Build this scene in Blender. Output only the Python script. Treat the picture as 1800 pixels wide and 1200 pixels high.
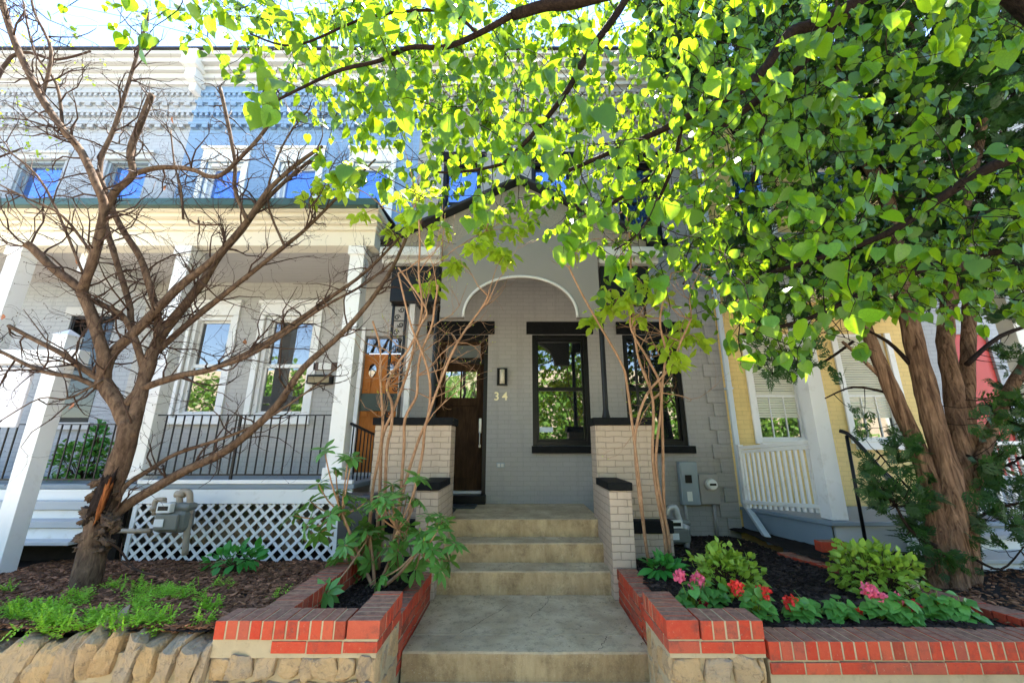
import bpy, math, random
from math import sin, cos, tan, atan, pi, radians, sqrt
from mathutils import Vector, Matrix, noise
random.seed(7)
R = random.random
def U(a, b): return a + (b - a) * random.random()
for o in list(bpy.data.objects): bpy.data.objects.remove(o)
S = bpy.context.scene
COL = S.collection
# ------------------------------------------------------------------ camera
CZ = 1.93                      # camera height above the pavement (model z is written relative to the eye)
PITCH = radians(14.5); F = 697.0; CX = 912.0
cam = bpy.data.cameras.new('camera'); co = bpy.data.objects.new('camera', cam); COL.objects.link(co)
cam.sensor_width = 36; cam.lens = F / 1800 * 36; cam.shift_x = -(CX - 900) / 1800
cam.clip_start = .05; cam.clip_end = 2000
co.location = (0, 0, CZ); co.rotation_euler = (pi / 2 + PITCH, 0, 0)
S.camera = co
# ------------------------------------------------------------------ sky and sun
SUN_EL = radians(65); SUN_AZ = radians(4)   # high beyond the houses
w = bpy.data.worlds.new('World'); S.world = w; w.use_nodes = True
nt = w.node_tree; bg = nt.nodes['Background']
sky = nt.nodes.new('ShaderNodeTexSky'); sky.sky_type = 'NISHITA'; sky.sun_disc = False
sky.sun_elevation = SUN_EL; sky.sun_rotation = SUN_AZ; sky.air_density = 1.0; sky.dust_density = 0; sky.ozone_density = 1.0
nt.links.new(sky.outputs[0], bg.inputs[0]); bg.inputs[1].default_value = 0.075
sl = bpy.data.lights.new('sun', 'SUN'); sl.energy = 4.3; sl.angle = radians(.5); sl.color = (1, .95, .86)
so = bpy.data.objects.new('sun', sl); COL.objects.link(so)
sd = Vector((sin(SUN_AZ) * cos(SUN_EL), cos(SUN_AZ) * cos(SUN_EL), sin(SUN_EL)))
so.rotation_euler = sd.to_track_quat('Z', 'Y').to_euler(); so.location = sd * 60
S.view_settings.view_transform = 'Standard'; S.view_settings.look = 'None'
S.view_settings.exposure = 3.35; S.view_settings.gamma = 1
S.render.engine = 'CYCLES'
S.cycles.max_bounces = 8; S.cycles.transmission_bounces = 6; S.cycles.diffuse_bounces = 5

# ------------------------------------------------------------------ measuring helpers
SP, CP = sin(PITCH), cos(PITCH)
def at(u, v, Y):
    xv = (u - CX) / F; yv = (600 - v) / F
    s = Y / (CP - yv * SP)
    return Vector((xv * s, Y, (SP + yv * CP) * s))
def ground(u, v, z):
    xv = (u - CX) / F; yv = (600 - v) / F
    s = z / (SP + yv * CP)
    return Vector((xv * s, (CP - yv * SP) * s, z))
def zz(v, Y): return at(CX, v, Y).z
def xx(u, v, Y): return at(u, v, Y).x

# ------------------------------------------------------------------ materials
def newmat(name):
    m = bpy.data.materials.new(name); m.use_nodes = True
    return m, m.node_tree, m.node_tree.nodes['Principled BSDF']
def N(nt, t, **k):
    n = nt.nodes.new(t)
    for a, b in k.items(): setattr(n, a, b)
    return n
def mixc(nt, fac, a, b, mode='MIX'):
    n = N(nt, 'ShaderNodeMix', data_type='RGBA', blend_type=mode)
    for s, v in ((n.inputs[0], fac), (n.inputs[6], a), (n.inputs[7], b)):
        if isinstance(v, (int, float)): s.default_value = v
        elif isinstance(v, tuple): s.default_value = (*v, 1)
        else: nt.links.new(v, s)
    return n.outputs[2]
def mth(nt, op, a, b=None, clamp=False):
    n = N(nt, 'ShaderNodeMath', operation=op, use_clamp=clamp)
    for s, v in zip(n.inputs, (a, b)):
        if v is None: continue
        if isinstance(v, (int, float)): s.default_value = v
        else: nt.links.new(v, s)
    return n.outputs[0]
def rng(nt, v, a, b, c=0, d=1):
    n = N(nt, 'ShaderNodeMapRange'); nt.links.new(v, n.inputs[0])
    for i, q in enumerate((a, b, c, d)): n.inputs[i + 1].default_value = q
    return n.outputs[0]
def noise_t(nt, vec, sc, det=4, rough=.55, dist=0):
    n = N(nt, 'ShaderNodeTexNoise'); nt.links.new(vec, n.inputs['Vector'])
    n.inputs['Scale'].default_value = sc; n.inputs['Detail'].default_value = det
    n.inputs['Roughness'].default_value = rough; n.inputs['Distortion'].default_value = dist
    return n.outputs[0]
def pos(nt): return N(nt, 'ShaderNodeNewGeometry').outputs['Position']
def isl(nt): return N(nt, 'ShaderNodeNewGeometry').outputs['Random Per Island']
def nz(nt):
    g = N(nt, 'ShaderNodeNewGeometry'); s = N(nt, 'ShaderNodeSeparateXYZ'); nt.links.new(g.outputs['Normal'], s.inputs[0]); return s.outputs[2]
def bump(nt, p, h, st, dist=.01, prev=None):
    b = N(nt, 'ShaderNodeBump'); nt.links.new(h, b.inputs['Height']); b.inputs['Strength'].default_value = st
    b.inputs['Distance'].default_value = dist
    if prev is not None: nt.links.new(prev, b.inputs['Normal'])
    nt.links.new(b.outputs[0], p.inputs['Normal']); return b.outputs[0]
def sc(c, k): return tuple(min(1, q * k) for q in c)
def chipmat(name, col):
    m, nt, p = newmat(name); i = isl(nt); P = pos(nt)
    r_ = N(nt, 'ShaderNodeValToRGB'); nt.links.new(i, r_.inputs[0]); e = r_.color_ramp.elements
    e[0].color = (*sc(col, .35), 1); e[1].color = (*sc(col, 2.6), 1); a = e.new(.5); a.color = (*sc(col, .9), 1); a = e.new(.85); a.color = (*sc(col, 1.4), 1)
    nt.links.new(mixc(nt, rng(nt, noise_t(nt, P, 60), .4, .7, 0, .5), r_.outputs[0], sc(col, .5)), p.inputs['Base Color']); p.inputs['Roughness'].default_value = .75; return m
def M(name, col, rough=.6, var=.15, scale=3, bst=.15, bsc=60, metallic=0, island=0, top=None, dirt=None, spec=None):
    m, nt, p = newmat(name); P = pos(nt)
    c = mixc(nt, noise_t(nt, P, scale), sc(col, 1 - var), sc(col, 1 + var))
    if dirt: c = mixc(nt, rng(nt, noise_t(nt, P, scale * 2.7, 8, .7), .55, .75, 0, dirt[1]), c, dirt[0])
    if island:
        c = mixc(nt, rng(nt, isl(nt), 0, 1, 0, island), c, sc(col, .45))
    if top: c = mixc(nt, rng(nt, nz(nt), .5, .9, 0, top[1]), c, top[0])
    nt.links.new(c, p.inputs['Base Color']); p.inputs['Roughness'].default_value = rough
    p.inputs['Metallic'].default_value = metallic
    if spec is not None: p.inputs['Specular IOR Level'].default_value = spec
    if bst: bump(nt, p, noise_t(nt, P, bsc, 5), bst, .004)
    return m
def BRICKP(name, col, groove=.8, var=.035, bw=.215, bh=.075, rough=.55, stain=None, bst=.6):
    """painted or bare brickwork running on any upright face"""
    m, nt, p = newmat(name); P = pos(nt)
    s = N(nt, 'ShaderNodeSeparateXYZ'); nt.links.new(P, s.inputs[0])
    nzs = noise_t(nt, P, 9, 2); wob = mth(nt, 'MULTIPLY', mth(nt, 'SUBTRACT', nzs, .5), .022)
    cmb = N(nt, 'ShaderNodeCombineXYZ'); nt.links.new(mth(nt, 'ADD', mth(nt, 'ADD', s.outputs[0], s.outputs[1]), wob), cmb.inputs[0])
    nt.links.new(mth(nt, 'ADD', s.outputs[2], wob), cmb.inputs[1])
    b = N(nt, 'ShaderNodeTexBrick'); nt.links.new(cmb.outputs[0], b.inputs[0])
    b.inputs['Scale'].default_value = 1; b.inputs['Brick Width'].default_value = bw; b.inputs['Row Height'].default_value = bh
    b.inputs['Mortar Size'].default_value = .0045; b.inputs['Mortar Smooth'].default_value = .35
    b.inputs['Color1'].default_value = (*sc(col, 1 + var), 1); b.inputs['Color2'].default_value = (*sc(col, 1 - var), 1)
    b.inputs['Mortar'].default_value = (*sc(col, groove), 1)
    c = mixc(nt, rng(nt, noise_t(nt, P, 1.3, 6, .65), .3, .75, 0, .35), b.outputs[0], sc(col, .78))
    c = mixc(nt, rng(nt, noise_t(nt, P, 25, 6, .7), .5, .8, 0, .25), c, sc(col, .7))
    mpd = N(nt, 'ShaderNodeMapping'); nt.links.new(P, mpd.inputs[0]); mpd.inputs['Scale'].default_value = (1, 1, .06)
    c = mixc(nt, rng(nt, noise_t(nt, mpd.outputs[0], 7, 6, .7), .52, .75, 0, .35), c, sc(col, .55))
    if stain: c = mixc(nt, rng(nt, noise_t(nt, P, 4, 8, .75), .58, .8, 0, stain[1]), c, stain[0])
    nt.links.new(c, p.inputs['Base Color']); p.inputs['Roughness'].default_value = rough
    h = mth(nt, 'MULTIPLY_ADD', b.outputs['Fac'], -1.0)
    pr = bump(nt, p, h, bst, .012)
    bump(nt, p, noise_t(nt, P, 55, 6, .7), .25, .006, pr)
    return m
def LEAF(name, col, tcol, rough=.4, var=.5, tmix=.5, dark=None):
    m, nt, p = newmat(name); P = pos(nt)
    i = isl(nt)
    k = mth(nt, 'ADD', mth(nt, 'MULTIPLY', i, .7), mth(nt, 'MULTIPLY', noise_t(nt, P, 1.5, 2), .5))
    c = mixc(nt, k, sc(col, 1 - var), sc(col, 1 + var)); t = mixc(nt, k, sc(tcol, 1 - var * .6), sc(tcol, 1 + var * .6))
    vo = N(nt, 'ShaderNodeTexVoronoi', feature='DISTANCE_TO_EDGE'); nt.links.new(P, vo.inputs['Vector']); vo.inputs['Scale'].default_value = 55
    vn = rng(nt, vo.outputs['Distance'], 0, .10, .45, 0); t = mixc(nt, vn, t, sc(tcol, .55)); c = mixc(nt, vn, c, sc(col, 1.5))
    br = rng(nt, noise_t(nt, P, 38, 3), .66, .74, 0, .8); c = mixc(nt, br, c, sc((col[0] + .05, col[1] * .6, col[2]), .8)); c = mixc(nt, rng(nt, noise_t(nt, P, 90, 3), .45, .7, 0, .25), c, sc(col, .6))
    nt.links.new(c, p.inputs['Base Color']); p.inputs['Roughness'].default_value = rough
    bump(nt, p, noise_t(nt, P, 70, 3), .25, .003)
    tr = N(nt, 'ShaderNodeBsdfTranslucent'); nt.links.new(t, tr.inputs[0])
    mx = N(nt, 'ShaderNodeMixShader'); mx.inputs[0].default_value = tmix
    nt.links.new(p.outputs[0], mx.inputs[1]); nt.links.new(tr.outputs[0], mx.inputs[2])
    nt.links.new(mx.outputs[0], nt.nodes['Material Output'].inputs[0]); return m
def GLASS(name, col=(.01, .012, .014), ior=2.6, rough=.015, wav=.03):
    m, nt, p = newmat(name); P = pos(nt)
    p.inputs['Base Color'].default_value = (*col, 1); p.inputs['Roughness'].default_value = rough
    p.inputs['IOR'].default_value = ior
    bump(nt, p, noise_t(nt, P, 1.6, 2), wav, .05)
    return m
def BARK(name, c1, c2, vs=6, st=.8, squash=.16, dist=.02):
    m, nt, p = newmat(name); P = pos(nt)
    mp = N(nt, 'ShaderNodeMapping'); nt.links.new(P, mp.inputs[0]); mp.inputs['Scale'].default_value = (1, 1, squash)
    a = noise_t(nt, mp.outputs[0], vs * 7, 8, .65, .6); b = noise_t(nt, P, 3, 4)
    c = mixc(nt, rng(nt, a, .35, .68), c1, c2); c = mixc(nt, rng(nt, b, .4, .7, 0, .5), c, sc(c1, .7))
    nt.links.new(c, p.inputs['Base Color']); p.inputs['Roughness'].default_value = .85
    bump(nt, p, a, st, dist); return m

mat = {}
mat['white'] = M('white_paint', (.76, .75, .73), .5, .06, 2, .15, 30, dirt=((.42, .38, .31), .5))
mat['cream'] = M('cream_paint', (.74, .68, .55), .55, .06, 2, .1, 40, dirt=((.5, .45, .35), .25))
mat['offwhite'] = M('offwhite_paint', (.50, .505, .51), .6, .06, 2, .1, 40)
mat['soffit'] = M('soffit_paint', (.44, .42, .40), .65, .05, 2, .05)
mat['black'] = M('black_paint', (.004, .004, .0042), .4, .3, 5, .12, 70, spec=.25)
mat['iron'] = M('black_iron', (.004, .0045, .0055), .4, .3, 8, .1, 90, spec=.3)
mat['slate'] = M('black_stone', (.007, .0075, .008), .65, .5, 9, .9, 35, dirt=((.035, .035, .034), .5), spec=.25)
mat['greywall'] = BRICKP('grey_painted_brick', (.34, .325, .305), .80, bst=.45)
mat['lowwall'] = BRICKP('pale_grey_painted_brick', (.46, .44, .41), .78)
mat['bluewall'] = BRICKP('blue_painted_brick', (.21, .32, .48), .8)
mat['whitewall'] = BRICKP('white_painted_brick', (.39, .41, .44), .74)
mat['yellowwall'] = BRICKP('yellow_painted_brick', (.78, .58, .24), .8)
mat['tanbrick'] = BRICKP('taupe_painted_brick', (.48, .37, .275), .52, bst=.8)
mat['arch'] = M('taupe_stucco', (.215, .20, .185), .7, .10, 1.3, .35, 45, dirt=((.22, .19, .16), .35))
mat['pebble'] = M('pebbled_stucco', (.25, .215, .18), .9, .45, 45, 1.0, 70)
mat['blueroof'] = M('blue_roof_metal', (.05, .14, .33), .4, .3, 4, .2)
mat['trimgrey'] = M('grey_trim', (.5, .49, .47), .5, .05)
mat['roof'] = M('dark_shingle', (.035, .037, .042), .8, .4, 9, .6, 30)
mat['deckgrey'] = M('blue_grey_deck_paint', (.20, .25, .30), .5, .12, 3, .15)
mat['glass'] = GLASS('window_glass')
mat['skyglass'] = GLASS('sky_tinted_glass', (.10, .24, .60), 3.2, .01, .01)  # blue sky reflection put into the base colour of the upper panes
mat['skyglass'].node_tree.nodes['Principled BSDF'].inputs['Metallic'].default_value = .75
mat['darkglass'] = GLASS('screened_window_glass', (.006, .008, .008), 1.5, .05)
mat['frost'] = GLASS('transom_glass', (.10, .11, .11), 1.45, .4)
mat['doorwood'] = BARK('dark_brown_door_wood', (.022, .011, .005), (.055, .030, .014), 3, .15)
mat['orangewood'] = BARK('orange_door_wood', (.34, .11, .025), (.48, .18, .045), 3, .2)
mat['steel'] = M('brushed_steel', (.45, .45, .44), .35, .1, metallic=.9)
mat['brass'] = M('pale_brass', (.80, .70, .42), .35, .1, metallic=.3)
mat['metergrey'] = M('meter_grey_paint', (.14, .145, .125), .45, .12, 6, .1, dirt=((.16, .11, .07), .4))
mat['panelgrey'] = M('panel_blue_grey', (.25, .30, .33), .45, .08)
mat['boxtaupe'] = M('meter_box_taupe', (.30, .28, .26), .5, .08)
mat['pipe'] = M('pipe_taupe', (.30, .24, .17), .5, .25, 12, .2)
mat['galv'] = M('galvanised', (.42, .42, .41), .4, .2, 14, .1, metallic=.4)
mat['down'] = M('pale_blue_grey_aluminium', (.52, .58, .63), .35, .05)
mat['bin'] = M('charcoal_plastic', (.04, .045, .05), .45, .2)
mat['lamp'] = M('cream_lamp_glass', (.62, .55, .42), .3, .03, bst=0)
mat['label'] = M('paper_label', (.7, .69, .65), .6, .05, bst=0)
mat['redpaint'] = M('red_paint', (.45, .04, .03), .5, .1)
mat['blind'] = M('cream_blind', (.66, .64, .52), .6, .05)
mat['bark1'] = BARK('smooth_brown_bark', (.05, .029, .018), (.19, .12, .075), 4, .7, .35, .014)
mat['twig'] = M('twig_bark', (.055, .032, .022), .7, .3, 10)
mat['stem'] = BARK('tan_stem_bark', (.24, .13, .07), (.44, .27, .16), 6, .3, .3)
mat['darkbark'] = BARK('dark_branch_bark', (.010, .006, .0045), (.034, .021, .015), 6, .8, .5)
mat['cedarbark'] = BARK('shredding_cedar_bark', (.06, .03, .017), (.40, .235, .14), 4.5, 1.0, .05, .05)
mat['wound'] = BARK('orange_heartwood', (.10, .025, .008), (.50, .17, .05), 5, .8, .12)
mat['linden'] = LEAF('bright_leaf', (.045, .13, .008), (.30, .45, .010), .32, .6, .47)
mat['lindentwo'] = LEAF('small_bright_leaf', (.28, .40, .03), (.55, .68, .04), .4, .35, .62)
mat['cedarleaf'] = LEAF('cedar_leaf', (.022, .06, .014), (.07, .17, .02), .5, .5, .3)
mat['rhodo'] = LEAF('rhododendron_leaf', (.085, .21, .04), (.2, .4, .05), .28, .4, .25)
mat['bush'] = LEAF('bush_leaf', (.19, .31, .035), (.42, .55, .05), .45, .4, .35)
mat['gera'] = LEAF('geranium_leaf', (.08, .23, .04), (.16, .40, .05), .45, .4, .25)
mat['weed'] = LEAF('weed_leaf', (.20, .40, .02), (.3, .55, .05), .5, .4, .35)
mat['hosta'] = LEAF('hosta_leaf', (.05, .24, .04), (.12, .42, .05), .35, .3, .3)
mat['pink'] = LEAF('pink_petal', (.75, .13, .22), (.8, .2, .3), .5, .25, .3)
mat['redpetal'] = LEAF('red_petal', (.70, .04, .03), (.8, .08, .05), .5, .25, .3)
mat['crimson'] = LEAF('crimson_petal', (.30, .008, .02), (.4, .02, .03), .5, .25, .3)
mat['street'] = LEAF('street_tree_leaf', (.12, .24, .035), (.25, .42, .05), .5, .6, .4)
mat['mortar'] = M('mortar', (.38, .30, .18), .9, .25, 7, .6, 60, dirt=((.16, .15, .09), .6))
mat['soil'] = M('dark_soil', (.022, .017, .014), .95, .4, 12, .8, 40)
mat['chipbrown'] = chipmat('brown_mulch', (.17, .082, .045))
mat['chipblack'] = chipmat('black_mulch', (.032, .023, .019))
mat['asphalt'] = M('asphalt', (.30, .265, .215), .9, .2, 3, .5)
mat['pave'] = M('pavement_concrete', (.52, .46, .38), .85, .12, 2, .3, 30)
mat['far'] = BRICKP('far_brick', (.74, .60, .42), .85)
# red brick laid piece by piece
def redbrick():
    m, nt, p = newmat('red_brick'); P = pos(nt); i = isl(nt)
    r = N(nt, 'ShaderNodeValToRGB'); nt.links.new(i, r.inputs[0])
    e = r.color_ramp.elements; e[0].color = (.33, .042, .024, 1); e[1].color = (.2, .032, .018, 1)
    for q, c in ((.25, (.44, .058, .028)), (.45, (.38, .035, .018)), (.65, (.46, .085, .04)), (.8, (.30, .07, .045)), (.9, (.42, .09, .05))):
        x = e.new(q); x.color = (*c, 1)
    c = mixc(nt, rng(nt, noise_t(nt, P, 30, 6, .7), .35, .75, 0, .25), r.outputs[0], (.55, .13, .055))
    c = mixc(nt, rng(nt, noise_t(nt, P, 9, 8, .8), .50, .68, 0, .75), c, (.10, .055, .04))
    tp = mth(nt, 'MULTIPLY', rng(nt, nz(nt), .4, .9), rng(nt, noise_t(nt, P, 6, 4), .15, .5, .6, .97))
    c = mixc(nt, rng(nt, noise_t(nt, P, 45, 8, .8, .6), .60, .68, 0, .6), c, (.45, .34, .22))
    c = mixc(nt, tp, c, mixc(nt, rng(nt, noise_t(nt, P, 24, 6, .7), .35, .65), (.16, .088, .06), (.34, .18, .12)))
    nt.links.new(c, p.inputs['Base Color']); p.inputs['Roughness'].default_value = .85
    bump(nt, p, noise_t(nt, P, 90, 6, .7), .5, .006); return m
mat['redbrick'] = redbrick()
def concrete():
    m, nt, p = newmat('old_step_concrete'); P = pos(nt)
    mp = N(nt, 'ShaderNodeMapping'); nt.links.new(P, mp.inputs[0]); mp.inputs['Scale'].default_value = (1, 1, .35)
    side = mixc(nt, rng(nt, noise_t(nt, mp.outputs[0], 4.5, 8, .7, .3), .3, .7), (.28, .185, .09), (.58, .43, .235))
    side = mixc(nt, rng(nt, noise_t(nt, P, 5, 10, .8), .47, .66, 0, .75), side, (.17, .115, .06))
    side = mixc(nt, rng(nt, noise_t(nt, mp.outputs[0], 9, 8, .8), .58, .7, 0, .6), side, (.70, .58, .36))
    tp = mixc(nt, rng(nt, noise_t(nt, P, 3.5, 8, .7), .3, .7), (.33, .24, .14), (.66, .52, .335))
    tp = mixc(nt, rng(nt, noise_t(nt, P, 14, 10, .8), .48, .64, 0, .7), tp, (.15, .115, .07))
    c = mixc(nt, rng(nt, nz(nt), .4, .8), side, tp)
    sp = rng(nt, noise_t(nt, P, 140, 2, .5), .70, .74, 0, .6); c = mixc(nt, sp, c, (.68, .62, .5))
    nt.links.new(c, p.inputs['Base Color']); p.inputs['Roughness'].default_value = .85
    a = bump(nt, p, noise_t(nt, P, 14, 9, .75), .6, .02); bump(nt, p, noise_t(nt, P, 130, 4, .7), .4, .004, a)
    return m
mat['concrete'] = concrete()
def stone():
    m, nt, p = newmat('rubble_stone'); P = pos(nt); i = isl(nt)
    r = N(nt, 'ShaderNodeValToRGB'); nt.links.new(i, r.inputs[0]); e = r.color_ramp.elements
    e[0].color = (.36, .22, .10, 1); e[1].color = (.27, .21, .15, 1)
    for q, c in ((.3, (.42, .28, .14)), (.5, (.28, .23, .17)), (.7, (.44, .29, .14)), (.85, (.22, .17, .12))):
        x = e.new(q); x.color = (*c, 1)
    n1 = noise_t(nt, P, 9, 9, .72, 1.2)
    c = mixc(nt, rng(nt, n1, .35, .65, 0, .75), r.outputs[0], (.50, .34, .17))
    c = mixc(nt, rng(nt, noise_t(nt, P, 26, 9, .75, .8), .52, .66, 0, .7), c, (.13, .10, .075))
    c = mixc(nt, rng(nt, nz(nt), .5, .9, 0, .35), c, (.26, .25, .23))
    nt.links.new(c, p.inputs['Base Color']); p.inputs['Roughness'].default_value = .9
    a = bump(nt, p, n1, .8, .03); bump(nt, p, noise_t(nt, P, 60, 8, .75), .6, .01, a); return m
mat['stone'] = stone()

for q in bpy.data.materials:      # old masonry, soil and bark have next to no sheen
    p = q.node_tree.nodes.get('Principled BSDF') if q.use_nodes else None
    if p and not p.inputs['Roughness'].is_linked and p.inputs['Roughness'].default_value >= .55 and 'leaf' not in q.name: p.inputs['Specular IOR Level'].default_value = .1
    elif p and ('leaf' in q.name or 'petal' in q.name): p.inputs['Specular IOR Level'].default_value = .38
# ------------------------------------------------------------------ mesh building
class MB:
    def __init__(s): s.v = []; s.f = []; s.mi = []; s.cur = 0
    def quad(s, *p):
        n = len(s.v); s.v += [tuple(q) for q in p]; s.f.append(tuple(range(n, n + len(p)))); s.mi.append(s.cur)
    def add(s, vs, fs):
        n = len(s.v); s.v += [tuple(q) for q in vs]
        for f in fs: s.f.append(tuple(n + i for i in f)); s.mi.append(s.cur)
    def box(s, x0, x1, y0, y1, z0, z1):
        s.add([(x0, y0, z0), (x1, y0, z0), (x1, y1, z0), (x0, y1, z0), (x0, y0, z1), (x1, y0, z1), (x1, y1, z1), (x0, y1, z1)],
              [(0, 3, 2, 1), (4, 5, 6, 7), (0, 1, 5, 4), (1, 2, 6, 5), (2, 3, 7, 6), (3, 0, 4, 7)]); return s
    def bar(s, a, b, wd, hd=None, up=(0, 0, 1)):
        """rectangular bar from a to b"""
        hd = hd or wd; a = Vector(a); b = Vector(b); d = (b - a).normalized(); u = Vector(up)
        if abs(d.dot(u)) > .95: u = Vector((0, 1, 0))
        x = d.cross(u).normalized(); y = x.cross(d).normalized()
        vs = [c + x * (i * wd / 2) + y * (j * hd / 2) for c in (a, b) for i, j in ((-1, -1), (1, -1), (1, 1), (-1, 1))]
        s.add(vs, [(0, 3, 2, 1), (4, 5, 6, 7), (0, 1, 5, 4), (1, 2, 6, 5), (2, 3, 7, 6), (3, 0, 4, 7)]); return s
    def tube(s, pts, r, n=8, smooth=0, rough=0):
        pts = [Vector(p) for p in pts]; rs = list(r) if isinstance(r, (list, tuple)) else [r] * len(pts)
        if smooth and len(pts) > 2:
            P2, R2 = [], []
            for i in range(len(pts) - 1):
                p0 = pts[max(i - 1, 0)]; p1 = pts[i]; p2 = pts[i + 1]; p3 = pts[min(i + 2, len(pts) - 1)]
                for k in range(smooth):
                    t = k / smooth
                    P2.append(.5 * ((2 * p1) + (p2 - p0) * t + (2 * p0 - 5 * p1 + 4 * p2 - p3) * t * t + (3 * p1 - p0 - 3 * p2 + p3) * t ** 3))
                    R2.append(rs[i] * (1 - t) + rs[i + 1] * t)
            P2.append(pts[-1]); R2.append(rs[-1]); pts, rs = P2, R2
        base = len(s.v); ref = Vector((.3, .9, .1)); prev = None
        for i, p in enumerate(pts):
            d = (pts[min(i + 1, len(pts) - 1)] - pts[max(i - 1, 0)])
            if d.length < 1e-9: d = Vector((0, 0, 1))
            d.normalize()
            x = prev - d * prev.dot(d) if prev is not None else d.cross(ref if abs(d.dot(ref)) < .95 else Vector((1, 0, 0)))
            if x.length < 1e-6: x = d.orthogonal()
            x.normalize(); prev = x; y = d.cross(x)
            for k in range(n):
                a = 2 * pi * k / n; rr = rs[i]
                if rough: rr *= 1 + rough * noise.noise(Vector((p.x * 9 + cos(a) * 1.6, p.y * 9 + sin(a) * 1.6, p.z * 7)))
                s.v.append(tuple(p + x * (cos(a) * rr) + y * (sin(a) * rr)))
        for i in range(len(pts) - 1):
            for k in range(n):
                a = base + i * n + k; b = base + i * n + (k + 1) % n
                s.f.append((a, b, b + n, a + n)); s.mi.append(s.cur)
        s.f.append(tuple(base + k for k in range(n))[::-1]); s.mi.append(s.cur)
        s.f.append(tuple(base + (len(pts) - 1) * n + k for k in range(n))); s.mi.append(s.cur)
        return s
    def blob(s, c, r, seed=0, amp=.25, fr=1.5, sub=3, rot=None):
        """rounded irregular lump (superellipsoid with noise)"""
        n = 4 * sub; base = len(s.v); c = Vector(c); nr = 2 * sub
        for i in range(nr + 1):
            th = pi * i / nr
            for k in range(n):
                ph = 2 * pi * k / n
                d = Vector((sin(th) * cos(ph), sin(th) * sin(ph), cos(th)))
                e = Vector([math.copysign(abs(q) ** .55, q) for q in d])
                e *= 1 + amp * noise.noise(e * fr + Vector((seed * 3.1, seed * 1.7, seed)))
                q = Vector((e.x * r[0], e.y * r[1], e.z * r[2]))
                if rot: q = rot @ q
                s.v.append(tuple(c + q))
        for i in range(nr):
            for k in range(n):
                a = base + i * n + k; b = base + i * n + (k + 1) % n
                s.f.append((a, a + n, b + n, b)); s.mi.append(s.cur)
        return s
    def rock(s, c, r, seed=0, rot=None, sub=9):
        """broken field stone: a lump cut by random planes, then roughened"""
        rs_ = random.Random(seed * 7 + 1); pl = []
        for ax in ((1, 0, 0), (-1, 0, 0), (0, 1, 0), (0, -1, 0), (0, 0, 1), (0, 0, -1)):
            n_ = (Vector(ax) + Vector([rs_.uniform(-.3, .3) for _ in range(3)])).normalized(); pl.append((n_, rs_.uniform(.8, .98)))
        for _ in range(7): pl.append((Vector([rs_.uniform(-1, 1) for _ in range(3)]).normalized(), rs_.uniform(.98, 1.25)))
        n = 4 * sub; nr = 2 * sub; base = len(s.v); c = Vector(c)
        for i in range(nr + 1):
            th = pi * i / nr
            for k in range(n):
                ph = 2 * pi * k / n; d = Vector((sin(th) * cos(ph), sin(th) * sin(ph), cos(th)))
                t = (sorted(D / d.dot(a) for a, D in pl if d.dot(a) > .05) + [1.4, 1.5])[:2]
                rr = t[0] - .05 * max(0, 1 - (t[1] - t[0]) / .07)
                e = d * rr; w3 = Vector((e.x * r[0], e.y * r[1], e.z * r[2]))
                w3 *= 1 + .12 * noise.noise(w3 * 14 + Vector((seed, 0, 0))) + .07 * noise.noise(w3 * 38 + Vector((seed, 3, 0))) + .03 * noise.noise(w3 * 90 + Vector((seed, 7, 0)))
                if rot: w3 = rot @ w3
                s.v.append(tuple(c + w3))
        for i in range(nr):
            for k in range(n):
                a = base + i * n + k; b = base + i * n + (k + 1) % n
                s.f.append((a, a + n, b + n, b)); s.mi.append(s.cur)
        return s
    def build(s, name, m, parent=None, smooth=False, bevel=0, origin=None):
        me = bpy.data.meshes.new(name)
        O = Vector(parent.matrix_basis.translation) if parent is not None and parent.parent is None else None
        if parent is not None and parent.parent is not None: O = Vector(parent.parent.matrix_basis.translation)
        if O is None:
            if origin is not None: O = Vector(origin) + Vector((0, 0, CZ))
            else:
                xs = [v[0] for v in s.v]; ys = [v[1] for v in s.v]; zs = [v[2] for v in s.v]
                O = Vector(((min(xs) + max(xs)) / 2, (min(ys) + max(ys)) / 2, min(zs) + CZ))
        me.from_pydata([(v[0] - O.x, v[1] - O.y, v[2] + CZ - O.z) for v in s.v], [], s.f)
        ms = m if isinstance(m, (list, tuple)) else [m]
        for q in ms: me.materials.append(mat[q] if isinstance(q, str) else q)
        if len(ms) > 1: me.polygons.foreach_set('material_index', s.mi)
        if smooth: me.polygons.foreach_set('use_smooth', [True] * len(me.polygons))
        me.update()
        o = bpy.data.objects.new(name, me); COL.objects.link(o)
        if parent is None: o.location = O
        else: o.parent = parent
        if bevel:
            b = o.modifiers.new('bevel', 'BEVEL'); b.width = bevel; b.segments = 2; b.limit_method = 'ANGLE'
        return o
def tag(o, label=None, cat=None, group=None, kind=None):
    for k, v in (('label', label), ('category', cat), ('group', group), ('kind', kind)):
        if v: o[k] = v
    return o
def thing(name, label, cat, loc, group=None):
    o = bpy.data.objects.new(name, None); COL.objects.link(o); o.location = (loc[0], loc[1], loc[2] + CZ); o.empty_display_size = .2
    return tag(o, label, cat, group)
def box_obj(name, m, parent, *b, bevel=0): return MB().box(*b).build(name, m, parent, bevel=bevel)
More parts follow.
